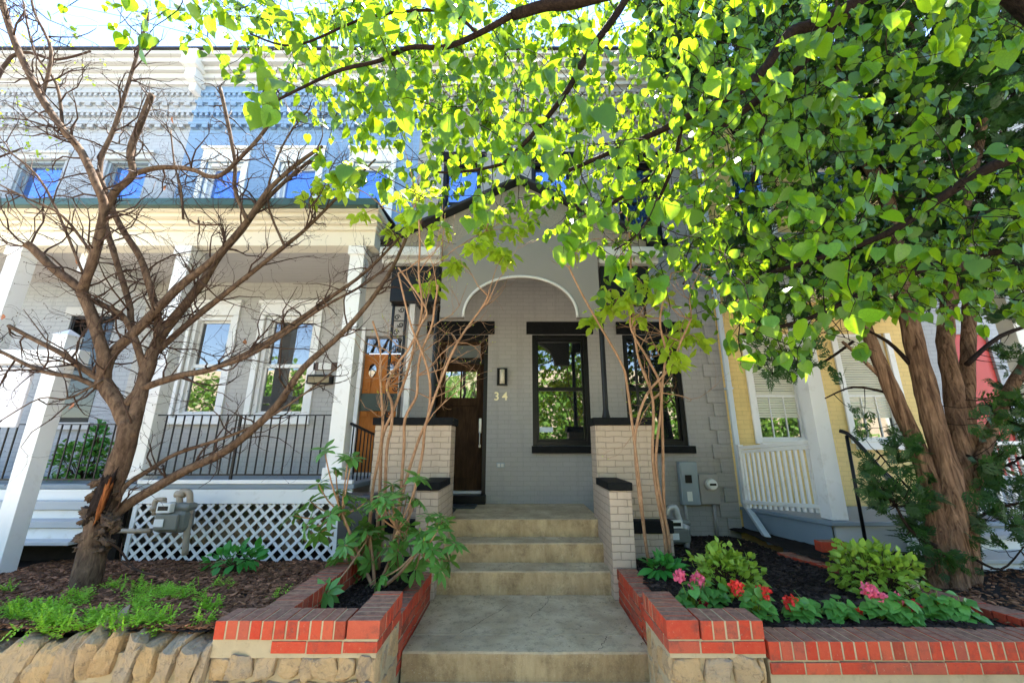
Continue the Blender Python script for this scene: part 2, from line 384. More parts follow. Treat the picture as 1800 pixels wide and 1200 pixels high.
def wall_xz(mb, x0, x1, z0, z1, y, holes=(), rev=.14, back=.25):
    xs = sorted({x0, x1, *[h[0] for h in holes], *[h[1] for h in holes]}); zs = sorted({z0, z1, *[h[2] for h in holes], *[h[3] for h in holes]})
    for i in range(len(xs) - 1):
        for j in range(len(zs) - 1):
            cx, cz = (xs[i] + xs[i + 1]) / 2, (zs[j] + zs[j + 1]) / 2
            if any(h[0] < cx < h[1] and h[2] < cz < h[3] for h in holes): continue
            a, b, c, d = xs[i], xs[i + 1], zs[j], zs[j + 1]
            mb.quad((a, y, c), (b, y, c), (b, y, d), (a, y, d))
    for a, b, c, d in holes:
        e = y + back
        mb.quad((a, y, c), (a, y, d), (a, e, d), (a, e, c)); mb.quad((b, y, c), (b, e, c), (b, e, d), (b, y, d))
        mb.quad((a, y, d), (b, y, d), (b, e, d), (a, e, d)); mb.quad((a, y, c), (a, e, c), (b, e, c), (b, y, c))
# ------------------------------------------------------------------ foliage helpers
def leaf(mb, base, d, nrm, L, W, kind='heart', curl=.12):
    d = Vector(d).normalized(); nrm = Vector(nrm); nrm = (nrm - d * nrm.dot(d))
    if nrm.length < 1e-4: nrm = d.orthogonal()
    nrm.normalize(); x = d.cross(nrm)
    prof = {'heart': ((-.04, .14), (.06, .42), (.24, .53), (.5, .48), (.75, .27), (.9, .09)),
            'long': ((.0, .06), (.2, .30), (.5, .5), (.78, .34), (.93, .12)),
            'oval': ((.0, .1), (.25, .42), (.55, .45), (.85, .2))}[kind]
    n = len(mb.v); base = Vector(base); fold = U(0, .15) * W
    vs = []; cu = U(.5, 1.6) * curl * L
    for t, wd in prof:
        c = base + d * (t * L) - nrm * (cu * t * t)
        e = nrm * (fold * wd * 2)
        vs += [c - x * (wd * W) + e, c, c + x * (wd * W) + e]
    vs.append(base + d * L * 1.03 - nrm * cu * 1.1)
    if kind == 'heart': vs.insert(1, None); vs.pop(1); vs[1] = base + d * (.04 * L)
    fs = []
    for i in range(len(prof) - 1):
        a = 3 * i; fs += [(a, a + 1, a + 4, a + 3), (a + 1, a + 2, a + 5, a + 4)]
    a = 3 * (len(prof) - 1); t = len(vs) - 1; fs += [(a, a + 1, t), (a + 1, a + 2, t)]
    mb.add(vs, fs)
def rdir(up=0):
    while True:
        v = Vector((U(-1, 1), U(-1, 1), U(-1, 1)))
        if .05 < v.length < 1: v.normalize(); v.z += up; return v.normalized()
def sprout(mb, p, d, length, r, depth, up=.25, wig=.3, n=5, buds=None, kids=(2, 4)):
    """a bare twig that wanders, tapers and forks"""
    pts = [Vector(p)]; rs = [r]; k = 5; d = Vector(d).normalized(); dirs = [d]
    for i in range(k):
        d = (d + rdir() * wig + Vector((0, 0, up * .25))).normalized()
        pts.append(pts[-1] + d * (length / k)); rs.append(max(r * (1 - .75 * (i + 1) / k), .0011)); dirs.append(d)
    mb.tube(pts, rs, n)
    if buds is not None: buds.append((pts[-1], d))
    if depth > 0:
        for _ in range(random.randint(*kids)):
            i = random.randint(1, k); side = (dirs[i] + rdir() * .95).normalized()
            sprout(mb, pts[i], side, length * U(.35, .7), rs[i] * .75, depth - 1, up, wig, max(3, n - 1), buds, kids)

# ================================================================== SETTING
FY = 6.8
tag(MB().box(-150, 150, -6.4, 300, -2.3, -1.94).build('ground', 'pave'), kind='structure')
mb = MB(); mb.box(-150, 150, -15.5, -1.2, -2.2, -2.07)
b = MB(); 
for o in [x for x in bpy.data.objects if x.name == 'ground']: bpy.data.objects.remove(o)
tag(MB().box(-200, 200, -200, 300, -2.6, -2.12).build('ground', 'soil'), kind='structure')
tag(MB().box(-60, 60, -10.5, -2.2, -2.12, -2.07).build('road', 'asphalt'), kind='structure')
mb = MB(); x = -40
while x < 40: mb.box(x + .006, x + 1.494, -2.05, 2.78, -2.1, -1.93); x += 1.5
tag(mb.build('pavement', 'pave', bevel=.008), kind='structure')
tag(MB().box(-60, 60, -2.2, -2.05, -2.1, -1.935).build('kerb', 'pave', bevel=.01), kind='structure')

def bed(name, x0, x1, y0, y1, zf, m, amp=.03, step=.08):
    mb = MB(); nx = int((x1 - x0) / step) + 1; ny = int((y1 - y0) / step) + 1
    vs = []
    for j in range(ny + 1):
        for i in range(nx + 1):
            x = x0 + (x1 - x0) * i / nx; y = y0 + (y1 - y0) * j / ny
            vs.append((x, y, zf(x, y) + amp * noise.noise(Vector((x * 2.2, y * 2.2, 3))) + amp * .5 * noise.noise(Vector((x * 9, y * 9, 1)))))
    mb.add(vs, [(j * (nx + 1) + i, j * (nx + 1) + i + 1, (j + 1) * (nx + 1) + i + 1, (j + 1) * (nx + 1) + i) for j in range(ny) for i in range(nx)])
    return tag(mb.build(name, m, smooth=True), kind='structure')
ZL = lambda x, y: -1.13 - .105 * (y - 2.9)
ZR = lambda x, y: -1.20 - .052 * (y - 3.0)
ZP = lambda x, y: -1.22 - .03 * (y - 3)
bed('garden_soil', -12, -1.52, 2.86, 6.8, ZL, 'soil')
bed('planter_soil', -1.56, -1.02, 2.95, 5.4, ZP, 'soil')
bed('flower_bed_soil', 1.16, 3.3, 2.95, 6.9, ZR, 'soil')
bed('side_yard_soil', 3.3, 12, 2.9, 6.9, lambda x, y: -1.20 - .02 * (y - 3), 'soil')
def chips(name, n, x0, x1, y0, y1, zf, m, big=1, label='', skip=None):
    mb = MB()
    for _ in range(n):
        y = y0 + (y1 - y0) * R() ** 1.35; x = U(x0, x1)
        if skip and skip(x, y): continue
        z = zf(x, y) + .03 * noise.noise(Vector((x * 2.2, y * 2.2, 3))) + U(.002, .022)
        L = U(.018, .06) * big; W = U(.005, .013) * big; a = U(0, pi); t = U(-.4, .4)
        d = Vector((cos(a) * cos(t), sin(a) * cos(t), sin(t))); s = Vector((-sin(a), cos(a), U(-.5, .5))).normalized(); u = d.cross(s)
        c = Vector((x, y, z)); h = U(.002, .005)
        vs = [c - d * L * .5 - s * W * .3, c - s * W - d * L * .1 + u * h, c + d * L * .5, c + s * W + u * h * .5, c - d * L * .5 + s * W * .4]
        vs2 = [q - u * h * 1.5 for q in vs]
        mb.add(vs + vs2, [(0, 1, 2, 3, 4), (5, 9, 8, 7, 6), (0, 5, 6, 1), (1, 6, 7, 2), (2, 7, 8, 3), (3, 8, 9, 4), (4, 9, 5, 0)])
    return tag(mb.build(name, m), label, 'mulch', kind='stuff')
chips('bark_mulch', 15000, -5.6, -1.55, 2.9, 5.35, ZL, 'chipbrown', 1.9, 'brown shredded bark mulch around the bare tree')
chips('bark_mulch', 1300, -1.5, -1.06, 3.0, 4.9, ZP, 'chipblack', 1, 'dark mulch in the narrow planter under the rhododendron')
chips('bark_mulch', 10000, 1.2, 3.3, 3.0, 6.75, ZR, 'chipblack', 1.8, 'black mulch of the flower bed right of the steps')
chips('bark_mulch', 2500, 3.4, 5.6, 2.95, 5, lambda x, y: -1.2 - .02 * (y - 3), 'chipbrown', 1.2, 'reddish mulch at the foot of the shredding trunk')

# ---------------------------------------------------------------- concrete steps
SX0, SX1 = -.90, 1.02
st = thing('concrete_steps', 'worn tan concrete steps with a long landing up to the porch', 'steps', (0, 4, -1.93))
def slab(name, y0, y1, z0, z1, m='concrete'):
    mb = MB(); nx = 28; k = .012
    # gently irregular front arris
    xs = [SX0 + (SX1 - SX0) * i / nx for i in range(nx + 1)]
    rows = [(y0, z0), (y0, z1 - .03), (y0 + .002, z1 - k), (y0 + k, z1), (y0 + .06, z1), ((y0 + y1) / 2, z1), (y1, z1), (y1, z0)]
    vs = []
    for (y, z) in rows:
        for x in xs:
            e = .004 * noise.noise(Vector((x * 7, z1 * 5, y * 3))) + .0025 * noise.noise(Vector((x * 25, z1 * 9, 0)))
            vs.append((x, y + (e if y < y1 else 0), z + (e if z > z0 else 0)))
    n = nx + 1
    mb.add(vs, [(r * n + i, r * n + i + 1, (r + 1) * n + i + 1, (r + 1) * n + i) for r in range(len(rows) - 1) for i in range(nx)])
    mb.add([(SX0, y, z) for y, z in rows], [tuple(range(len(rows)))[::-1]]); mb.add([(SX1, y, z) for y, z in rows], [tuple(range(len(rows)))])
    return mb.build(name, m, st, smooth=False)
slab('step', 5.10, 5.425, -1.6, -1.125); slab('step', 4.77, 5.098, -1.7, -1.33)
slab('landing', 3.862, 4.766, -1.9, -1.557); slab('landing_nosing', 3.56, 3.845, -1.92, -1.553)
slab('step', 3.24, 3.555, -1.93, -1.745)
# porch floor
slabp = MB().box(SX0 - .02, SX1 + .02, 5.43, FY, -1.5, -.92).build('porch_floor', 'concrete', st, bevel=.012)

for (x, y, dx, dy, z) in ((-.5, 3.9, .5, .6, -1.5565), (.3, 4.72, -.2, -.5, -1.5565), (.62, 3.6, .1, .22, -1.5525), (-.3, 5.45, .3, .9, -.9195)):
    mb = MB(); p = Vector((x, y, z + .0012)); n_ = 14
    for k in range(n_):
        q = p + Vector((dx / n_ + U(-.02, .02), dy / n_ + U(-.012, .012), 0)); w_ = U(.0012, .0026); sd_ = Vector((-(q - p).y, (q - p).x, 0)).normalized() * w_
        mb.quad(p - sd_, q - sd_, q + sd_, p + sd_); p = q
    mb.build('crack', 'soil', st)
mb = MB()
for _ in range(520):
    y = random.choice((U(3.57, 4.76), U(3.57, 4.76), U(4.5, 4.76), U(5.3, 6.7), U(4.78, 5.09), U(5.11, 5.42))); x = U(SX0 + .02, SX1 - .02) if R() < .6 else random.choice((SX0 + .02 + abs(random.gauss(0, .07)), SX1 - .02 - abs(random.gauss(0, .07))))
    z = -.914 if y > 5.43 else -1.12 if y > 5.10 else -1.325 if y > 4.77 else -1.549; a = U(0, 6.3); L = U(.004, .016); w_ = L * U(.2, .6)
    mb.add([(x - cos(a) * L, y - sin(a) * L, z), (x + sin(a) * w_, y - cos(a) * w_, z + .004), (x + cos(a) * L, y + sin(a) * L, z + .001), (x - sin(a) * w_, y + cos(a) * w_, z + .003)], [(0, 1, 2, 3)])
tag(mb.build('leaf_litter', chipmat('litter', (.25, .17, .08))), 'specks of dry leaf litter scattered on the concrete steps', 'litter', kind='stuff')

# ================================================================== HOUSES
def window(house, x0, x1, z0, z1, y, fm, gm, frame=.06, rail=True, lintel=None, sill=None, mull=0, split=.5, lm=None, sm=None, lh=.16, blind=False, storm=False):
    yy = y + .09; mb = MB(); f = frame
    mb.box(x0, x0 + f, y + .03, y + .2, z0, z1); mb.box(x1 - f, x1, y + .03, y + .2, z0, z1)
    mb.box(x0 + f, x1 - f, y + .03, y + .2, z1 - f, z1); mb.box(x0 + f, x1 - f, y + .03, y + .2, z0, z0 + f)
    a, b_, c, d = x0 + f, x1 - f, z0 + f, z1 - f; mz = c + (d - c) * split; s = .035
    for (p, q, yo) in ((c, mz, .02), (mz, d, 0.045)) if rail else ((c, d, .02),):
        Y0 = y + .07 + yo; Y1 = Y0 + .035
        mb.box(a, a + s, Y0, Y1, p, q); mb.box(b_ - s, b_, Y0, Y1, p, q); mb.box(a + s, b_ - s, Y0, Y1, q - s, q); mb.box(a + s, b_ - s, Y0, Y1, p, p + s)
        for k in range(mull if p == c else 0):
            xm = a + (b_ - a) * (k + 1) / (mull + 1); mb.box(xm - .008, xm + .008, Y0 + .004, Y1 - .004, p + s, q - s)
    wn = mb.build('window', fm, house, bevel=.004)
    g = MB()
    if rail:
        g.quad((a, y + .115, c), (b_, y + .115, c), (b_, y + .115, mz), (a, y + .115, mz)); g.quad((a, y + .14, mz), (b_, y + .14, mz), (b_, y + .14, d), (a, y + .14, d))
    else: g.quad((a, y + .115, c), (b_, y + .115, c), (b_, y + .115, d), (a, y + .115, d))
    g.build('pane', gm, wn)
    if blind:
        bl = MB(); z = c + .36
        while z < d - .02: bl.add([(a + .03, y + .105, z), (b_ - .03, y + .105, z), (b_ - .03, y + .112, z + .036), (a + .03, y + .112, z + .036)], [(0, 1, 2, 3)]); z += .042
        bl.build('blind', 'blind', wn)
    if lintel:
        mb = MB(); mb.box(x0 - lintel, x1 + lintel, y - .035, y + .1, z1 + .003, z1 + lh)
        if fm != 'black': mb.box(x0 - lintel - .03, x1 + lintel + .03, y - .07, y + .1, z1 + lh + .002, z1 + lh + .06)
        mb.build('lintel', lm or fm, wn, bevel=.006)
    if sill:
        MB().box(x0 - sill, x1 + sill, y - .07, y + .18, z0 - .12, z0 - .003).build('sill', sm or fm, wn, bevel=.006)
    if storm:
        for (p, q, r_, t_) in ((x0 - .10, x0 - .003, z0 - .02, z1), (x1 + .003, x1 + .10, z0 - .02, z1)): MB().box(p, q, y - .03, y + .02, r_, t_).build('casing', fm, wn, bevel=.004)
    return wn
ZB = -2.1; ROOF = zz(118, FY)
def corbels(house, x0, x1, m, zs):
    mb = MB()
    for i, z in enumerate(zs):
        mb.box(x0, x1, FY - .03 - .012 * (len(zs) - i), FY + .05, z, z + .05)
        x = x0 + .05; pitch = .115 if i % 2 else .23
        while x < x1 - .08:
            mb.box(x, x + pitch * .5, FY - .025 - .012 * (len(zs) - i), FY + .03, z - .07, z - .001); x += pitch
    return mb.build('corbel_band', m, house)
def cornice(house, x0, x1, m, top=ROOF, depth=.34):
    mb = MB()
    for a, z0, z1 in ((.06, -.52, -.42), (.12, -.42, -.30), (.20, -.299, -.2), (.30, -.199, -.09), (depth + .04, -.089, 0)):
        mb.box(x0, x1, FY - a, FY + .1, top + z0, top + z1 - .001)
    mb.build('cornice', m, house, bevel=.01)
    MB().box(x0, x1, FY - depth - .08, FY + 9, top, top + .05).build('roof', 'roof', house)

# --- grey row house, number 34
gh = thing('row_house', 'taupe-grey painted brick row house with black window frames and number 34', 'house', (0.75, FY, ZB), 'row houses')
GX0, GX1 = -2.02, 3.5
w1 = (xx(936, 690, FY), xx(1037, 690, FY), zz(783, FY), zz(588, FY)); w2 = (xx(1100, 690, FY), xx(1202, 690, FY), zz(783, FY), zz(588, FY))
dr = (xx(755, 720, FY), xx(856, 720, FY), -.915, zz(588, FY))
up = [(-1.5, -.75), (.25, 1.05), (1.95, 2.75)]
uz = (zz(349, FY) - .9, zz(285, FY))
mb = MB(); wall_xz(mb, GX0, GX1, ZB, ROOF, FY, [w1, w2, dr] + [(a, b_, uz[0], uz[1]) for a, b_ in up])
mb.quad((GX1, FY, ZB), (GX1, 16, ZB), (GX1, 16, ROOF), (GX1, FY, ROOF)); mb.quad((GX0, FY, ZB), (GX0, FY, ROOF), (GX0, 16, ROOF), (GX0, 16, ZB))
mb.build('wall', 'greywall', gh)
window(gh, *w1, FY, 'black', 'glass', .075, lintel=.10, sill=.02, lm='slate', sm='slate', lh=.23)
window(gh, *w2, FY, 'black', 'glass', .075, lintel=.10, sill=.08, lm='slate', sm='slate', lh=.23)
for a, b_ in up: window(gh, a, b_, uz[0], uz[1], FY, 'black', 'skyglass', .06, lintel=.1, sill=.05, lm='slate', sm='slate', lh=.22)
cornice(gh, GX0, GX1, 'trimgrey'); corbels(gh, GX0, GX1, 'greywall', [ROOF - 1.4, ROOF - 1.15, ROOF - .9, ROOF - .7])
mb = MB(); z = -1.35; k = 0
while z < ROOF - 1.5:
    h = .225; wd = .30 if k % 2 else .20; mb.box(GX1 - wd, GX1 + .012, FY - .03, FY + .02, z, z + h - .004); z += h; k += 1
mb.build('quoin', 'greywall', gh, bevel=.006)
# door
dmb = MB(); x0, x1, z0, z1 = dr; zt = zz(636, FY)
dmb.box(x0, x0 + .09, FY + .02, FY + .24, z0 + .13, z1); dmb.box(x1 - .07, x1, FY + .02, FY + .24, z0 + .13, z1); dmb.box(x0 + .09, x1 - .07, FY + .02, FY + .24, z1 - .09, z1)
dmb.box(x0 + .09, x1 - .07, FY + .05, FY + .2, zt, zt + .06)
dmb.build('door_frame', 'black', gh, bevel=.004)
a, b_ = x0 + .09, x1 - .07; dz0, dz1 = z0 + .17, zt - .002
lite = (xx(783, 676, FY + .2), xx(838, 676, FY + .2), zz(699, FY + .2), zz(653, FY + .2))
mb = MB(); Y0, Y1 = FY + .18, FY + .22
mb.box(a, lite[0], Y0, Y1, dz0, dz1); mb.box(lite[1], b_, Y0, Y1, dz0, dz1); mb.box(lite[0], lite[1], Y0, Y1, lite[3], dz1); mb.box(lite[0], lite[1], Y0, Y1, lite[2] - .14, lite[2])
mb.box(lite[0], lite[1], Y0, Y1, dz0, dz0 + .2); mb.box(lite[0], lite[1], Y0 + .018, Y1 - .004, dz0 + .2, lite[2] - .14)
xm = (lite[0] + lite[1]) / 2; mb.box(xm - .014, xm + .014, Y0 + .008, Y1 - .008, lite[2], lite[3])
door = mb.build('door', 'doorwood', gh, bevel=.004)
MB().quad((lite[0], Y0 + .02, lite[2]), (lite[1], Y0 + .02, lite[2]), (lite[1], Y0 + .02, lite[3]), (lite[0], Y0 + .02, lite[3])).__class__
g = MB(); g.quad((lite[0], Y0 + .02, lite[2]), (lite[1], Y0 + .02, lite[2]), (lite[1], Y0 + .02, lite[3]), (lite[0], Y0 + .02, lite[3])); g.build('pane', GLASS('door_glass', (.05, .05, .05), 3.4, .03, .25), door)
hx = b_ - .055; hz0, hz1 = zz(784, FY + .15), zz(735, FY + .15)
mb = MB().box(hx - .022, hx + .022, Y0 - .012, Y0 - .001, hz0 + .22, hz1); mb.tube([(hx, Y0 - .01, hz0 + .24), (hx, Y0 - .055, hz0 + .22), (hx, Y0 - .055, hz0 + .03), (hx, Y0 - .01, hz0)], .009, 8, 3); mb.box(hx - .018, hx + .018, Y0 - .012, Y0 - .001, hz0 - .02, hz0 + .03)
mb.build('handle', 'steel', door, bevel=.003)
tr = MB(); tr.box(a, a + .1, Y0, Y1, zt + .062, z1 - .092); tr.box(b_ - .08, b_, Y0, Y1, zt + .062, z1 - .092); tr.box(a + .1, b_ - .08, Y0, Y1, zt + .062, zt + .11); tr.box(a + .1, b_ - .08, Y0, Y1, z1 - .15, z1 - .092)
tr = tr.build('transom', 'doorwood', gh); g = MB(); g.quad((a + .1, Y0 + .02, zt + .11), (b_ - .08, Y0 + .02, zt + .11), (b_ - .08, Y0 + .02, z1 - .15), (a + .1, Y0 + .02, z1 - .15)); g.build('pane', 'frost', tr)
MB().box(x0 - .12, x1 + .11, FY - .04, FY + .1, z1 + .003, z1 + .24).build('door_lintel', 'slate', gh, bevel=.012)
MB().box(x0 + .02, x1 + .015, FY - .13, FY + .24, -.917, -.785).build('door_step', 'black', gh, bevel=.008)
MB().box(a, b_, FY + .1, FY + .25, -.783, -.745).build('threshold', 'trimgrey', gh)

# --- blue row house
bh = thing('row_house', 'row house with blue painted upper wall, pale grey ground floor and orange door', 'house', (-4.4, FY, ZB), 'row houses')
BX0, BX1 = -6.75, GX0 - .001
lw = [(xx(320, 650, FY), xx(394, 650, FY)), (xx(452, 650, FY), xx(545, 650, FY))]; lz = (zz(733, FY), zz(555, FY))
bd = (-2.72, -2.08, -.45, zz(590, FY))
uw = [(-6.25, -5.5), (-4.78, -4.0), (-3.3, -2.55)]
mb = MB(); wall_xz(mb, BX0, BX1, 3.2, ROOF, FY, [(a, b_, uz[0], uz[1]) for a, b_ in uw]); mb.quad((BX0, FY, 3.2), (BX0, FY, ROOF), (BX0, 16, ROOF), (BX0, 16, 3.2)); mb.build('upper_wall', 'bluewall', bh)
mb = MB(); wall_xz(mb, BX0, BX1, ZB, 3.2, FY, [(a, b_, lz[0], lz[1]) for a, b_ in lw] + [bd]); mb.build('lower_wall', 'lowwall', bh)
for a, b_ in lw: window(bh, a, b_, lz[0], lz[1], FY, 'white', 'glass', .07, lintel=.10, sill=.12, lh=.22, storm=True)
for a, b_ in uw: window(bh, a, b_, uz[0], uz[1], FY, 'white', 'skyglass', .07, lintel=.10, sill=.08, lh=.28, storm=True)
cornice(bh, BX0, BX1, 'offwhite'); corbels(bh, BX0, BX1, 'bluewall', [ROOF - 1.55, ROOF - 1.25, ROOF - .98, ROOF - .72])
mb = MB(); z = -.4; k = 0
while z < 2.7: mb.box(BX0 + .02, BX0 + (.32 if k % 2 else .2), FY - .03, FY + .02, z, z + .22); z += .225; k += 1
mb.build('quoin', 'lowwall', bh, bevel=.006)
for bx in (BX0,):
    mb = MB(); mb.box(bx - .16, bx + .16, FY - .42, FY + .02, ROOF - .35, ROOF + .06); mb.box(bx - .11, bx + .11, FY - .32, FY + .02, ROOF - .62, ROOF - .351); mb.box(bx - .07, bx + .07, FY - .2, FY + .02, ROOF - .8, ROOF - .621)
    mb.build('console_bracket', 'white', bh, bevel=.03)
# orange door
a, b_, z0, z1 = bd
mb = MB(); mb.box(a, b_, FY + .06, FY + .1, z0, z1 - .32)
dsp = (b_ - a)
for i in range(4): mb.box(a + dsp * (i + .08) / 4, a + dsp * (i + .92) / 4, FY + .045, FY + .059, z0 + .9, z1 - .5)
for i in range(2): mb.box(a + dsp * (i + .12) / 2, a + dsp * (i + .88) / 2, FY + .045, FY + .059, z0 + .1, z0 + .7)
od = mb.build('door', 'orangewood', bh, bevel=.006); od['label'] = 'orange stained wooden door with tall panels'
for i in (0, 1):
    mb = MB(); c = Vector((a + dsp * (i + .5) / 2, FY + .042, z1 - .62)); n = 12
    mb.add([c + Vector((.07 * cos(2 * pi * k / n), 0, .12 * sin(2 * pi * k / n))) for k in range(n)], [tuple(range(n))])
    mb.build('pane', 'glass', od)
MB().box(a, b_, FY + .05, FY + .11, z1 - .3, z1 - .05).build('transom', 'glass', bh)
zr_ = zz(722, FY); MB().box(a + .01, b_ - .01, FY + .02, FY + .05, zr_, zr_ + .3).build('lock_rail', M('dark_green_paint', (.03, .045, .03), .5), od, bevel=.006)
MB().box(a - .12, a - .002, FY - .03, FY + .1, z0, z1 + .15).build('door_casing', 'white', bh, bevel=.005)

# --- white row house at the left
wh = thing('row_house', 'white painted brick row house at the left edge with blue sky in its windows', 'house', (-10, FY, ZB), 'row houses')
uw = [(-10.0, -9.1), (-8.25, -7.4), (-11.8, -10.9)]; ww = (-8.05, -7.25, zz(742, FY), zz(555, FY))
mb = MB(); wall_xz(mb, -13, BX0 - .001, ZB, ROOF, FY, [(a, b_, uz[0], uz[1] + .05) for a, b_ in uw] + [ww]); mb.build('wall', 'whitewall', wh)
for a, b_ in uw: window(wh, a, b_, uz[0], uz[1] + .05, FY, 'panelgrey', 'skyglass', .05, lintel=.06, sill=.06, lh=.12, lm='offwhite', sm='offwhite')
window(wh, *ww, FY, 'black', 'darkglass', .05, lintel=.1, sill=.1, lm='offwhite', sm='offwhite')
cornice(wh, -13, BX0 - .001, 'offwhite'); corbels(wh, -13, BX0 - .001, 'whitewall', [ROOF - 1.55, ROOF - 1.25, ROOF - .98, ROOF - .72])

# --- yellow row house
yh = thing('row_house', 'yellow painted brick row house with white trimmed windows and blinds', 'house', (6, FY, ZB), 'row houses')
YX0, YX1 = GX1 + .013, 7.15
ya = (xx(1328, 690, FY), xx(1415, 690, FY), zz(777, FY), zz(585, FY)); yb = (xx(1492, 690, FY), xx(1580, 690, FY), zz(777, FY), zz(585, FY))
mb = MB(); wall_xz(mb, YX0, YX1, ZB, ROOF - .3, FY + .04, [ya, yb, (4.2, 5.0, uz[0], uz[1]), (5.8, 6.6, uz[0], uz[1])]); mb.build('wall', 'yellowwall', yh)
window(yh, *ya, FY + .04, 'white', 'glass', .05, sill=.03, storm=True, blind=True, mull=2, split=.42); window(yh, *yb, FY + .04, 'white', 'glass', .05, sill=.03, storm=True, blind=True, mull=2, split=.42)
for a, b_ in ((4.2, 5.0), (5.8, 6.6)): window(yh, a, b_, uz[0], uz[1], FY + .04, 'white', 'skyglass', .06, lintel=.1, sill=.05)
cornice(yh, YX0, YX1, 'white', ROOF - .3)
# --- white house far right with red door
rh = thing('row_house', 'white row house at the right edge with a red front door behind the trunks', 'house', (10, FY, ZB), 'row houses')
rd = (7.45, 8.35, -.5, 1.9)
mb = MB(); wall_xz(mb, YX1 + .001, 13, ZB, ROOF - .1, FY + .02, [rd, (9.2, 10.1, 0, 1.9), (7.6, 8.4, uz[0], uz[1]), (9.4, 10.2, uz[0], uz[1])]); mb.build('wall', 'whitewall', rh)
mb = MB(); mb.box(rd[0], rd[1], FY + .06, FY + .12, rd[2], rd[3]); mb.box(rd[0] + .1, rd[1] - .1, FY + .045, FY + .059, -.3, .4); mb.box(rd[0] + .1, rd[1] - .1, FY + .045, FY + .059, .6, 1.7); mb.build('door', 'redpaint', rh, bevel=.01)
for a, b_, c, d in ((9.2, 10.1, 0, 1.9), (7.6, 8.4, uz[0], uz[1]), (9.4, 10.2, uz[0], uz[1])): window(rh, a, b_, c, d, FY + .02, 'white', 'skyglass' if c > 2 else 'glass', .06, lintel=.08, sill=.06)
cornice(rh, YX1 + .001, 13, 'white', ROOF - .1)

# ================================================================== ARCHED PORTICO (house 34)
po = thing('arched_porch', 'taupe gabled porch with a rounded arch between black iron posts', 'porch', (.06, 5.4, -1.93))
AY = 5.2
def top(x): return zz(325, AY) - .52 * abs(x)
def bot(x):
    x = abs(x)
    if x > 1.10001: return 2.58
    if x > .78001: return 1.68
    return 1.68 + .60 * (max(0, 1 - (x / .78) ** 2.3)) ** .5
xs = []
for s_ in (-1, 1): xs += [s_ * 1.82, s_ * 1.5, s_ * 1.1001, s_ * 1.10, s_ * .7801, s_ * .78]
xs += [.78 * cos(pi * k / 28) for k in range(1, 28)]; xs = sorted(set(xs))
mb = MB(); ox = .02
pr = [(x + ox, bot(x - (1e-3 if x in (1.10,) else 0)) if abs(x) != 1.10 else 1.68, top(x)) for x in xs]
Yf, Yb = AY, AY + .07
for i in range(len(pr) - 1):
    (a, b0, t0), (b_, b1, t1) = pr[i], pr[i + 1]
    mb.quad((a, Yf, b0), (b_, Yf, b1), (b_, Yf, t1), (a, Yf, t0)); mb.quad((a, Yb, b0), (a, Yb, t0), (b_, Yb, t1), (b_, Yb, b1))
    mb.quad((a, Yf, b0), (a, Yb, b0), (b_, Yb, b1), (b_, Yf, b1))
mb.build('gable', 'pebble', po)
mb = MB(); Yp = AY - .03
def ptop(x): return min(top(x) - .16, 1.72 + 1.36 * max(0, 1 - (abs(x) / 1.42) ** 2.6) ** .5)
pp = [q for q in pr if abs(q[0] - ox) <= 1.1001]
for i in range(len(pp) - 1):
    (a, b0, _), (b_, b1, _) = pp[i], pp[i + 1]; t0, t1 = ptop(a - ox), ptop(b_ - ox)
    mb.quad((a, Yp, b0), (b_, Yp, b1), (b_, Yp, t1), (a, Yp, t0)); mb.quad((a, Yp, t0), (b_, Yp, t1), (b_, AY - .001, t1), (a, AY - .001, t0)); mb.quad((a, Yp, b0), (a, AY - .001, b0), (b_, AY - .001, b1), (b_, Yp, b1))
for q in (pp[0], pp[-1]): mb.quad((q[0], Yp, 1.68), (q[0], AY - .001, 1.68), (q[0], AY - .001, ptop(q[0] - ox)), (q[0], Yp, ptop(q[0] - ox)))
mb.build('arch', 'arch', po)
mb = MB(); mb.tube([(ox + .782 * cos(t), AY - .034, 1.68 + .598 * max(0, sin(t)) ** .9) for t in [pi * k / 40 for k in range(41)]], .02, 8)
mb.build('arch_trim', 'trimgrey', po, smooth=True)
mb = MB()
for s_ in (-1, 1):
    a = Vector((ox, 0, zz(325, AY) + .03)); b_ = Vector((ox + s_ * 1.98, 0, zz(325, AY) + .03 - .52 * 1.98))
    for q, (y0, y1) in enumerate(((AY - .14, FY - .002),)):
        p = [(a.x, y0, a.z), (b_.x, y0, b_.z), (b_.x, y1, b_.z), (a.x, y1, a.z)]; p2 = [(x, y, z + .045) for x, y, z in p]
        mb.add(p + p2, [(0, 1, 2, 3), (4, 7, 6, 5), (0, 4, 5, 1), (1, 5, 6, 2), (3, 2, 6, 7)])
mb.build('roof', 'roof', po)
for s_ in (-1, 1):
    mb = MB(); x0, x1 = sorted((ox + s_ * 1.12, ox + s_ * 1.98)); mb.box(x0, x1, AY - .12, AY - .003, 2.56, 2.70); mb.box(x0, x1, AY - .003, AY + .2, 2.50, 2.577)
    mb.build('eave_moulding', 'trimgrey', po, bevel=.015)
MB().box(-1.8, 1.84, AY + .071, FY - .002, 2.92, 2.96).build('ceiling', 'soffit', po)
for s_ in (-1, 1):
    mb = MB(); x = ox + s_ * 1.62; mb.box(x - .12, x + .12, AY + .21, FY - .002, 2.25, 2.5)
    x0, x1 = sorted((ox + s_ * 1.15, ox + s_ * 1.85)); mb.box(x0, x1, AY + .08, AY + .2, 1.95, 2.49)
    mb.build('beam', 'black', po, bevel=.01)  # black blocks stand in for the shade in the recess beside the arch leg
def brick_box(name, x0, x1, y0, y1, z0, z1, par=po, m='tanbrick'): return MB().box(x0, x1, y0, y1, z0, z1).build(name, m, par, bevel=.006)
PT = zz(747, 5.32)
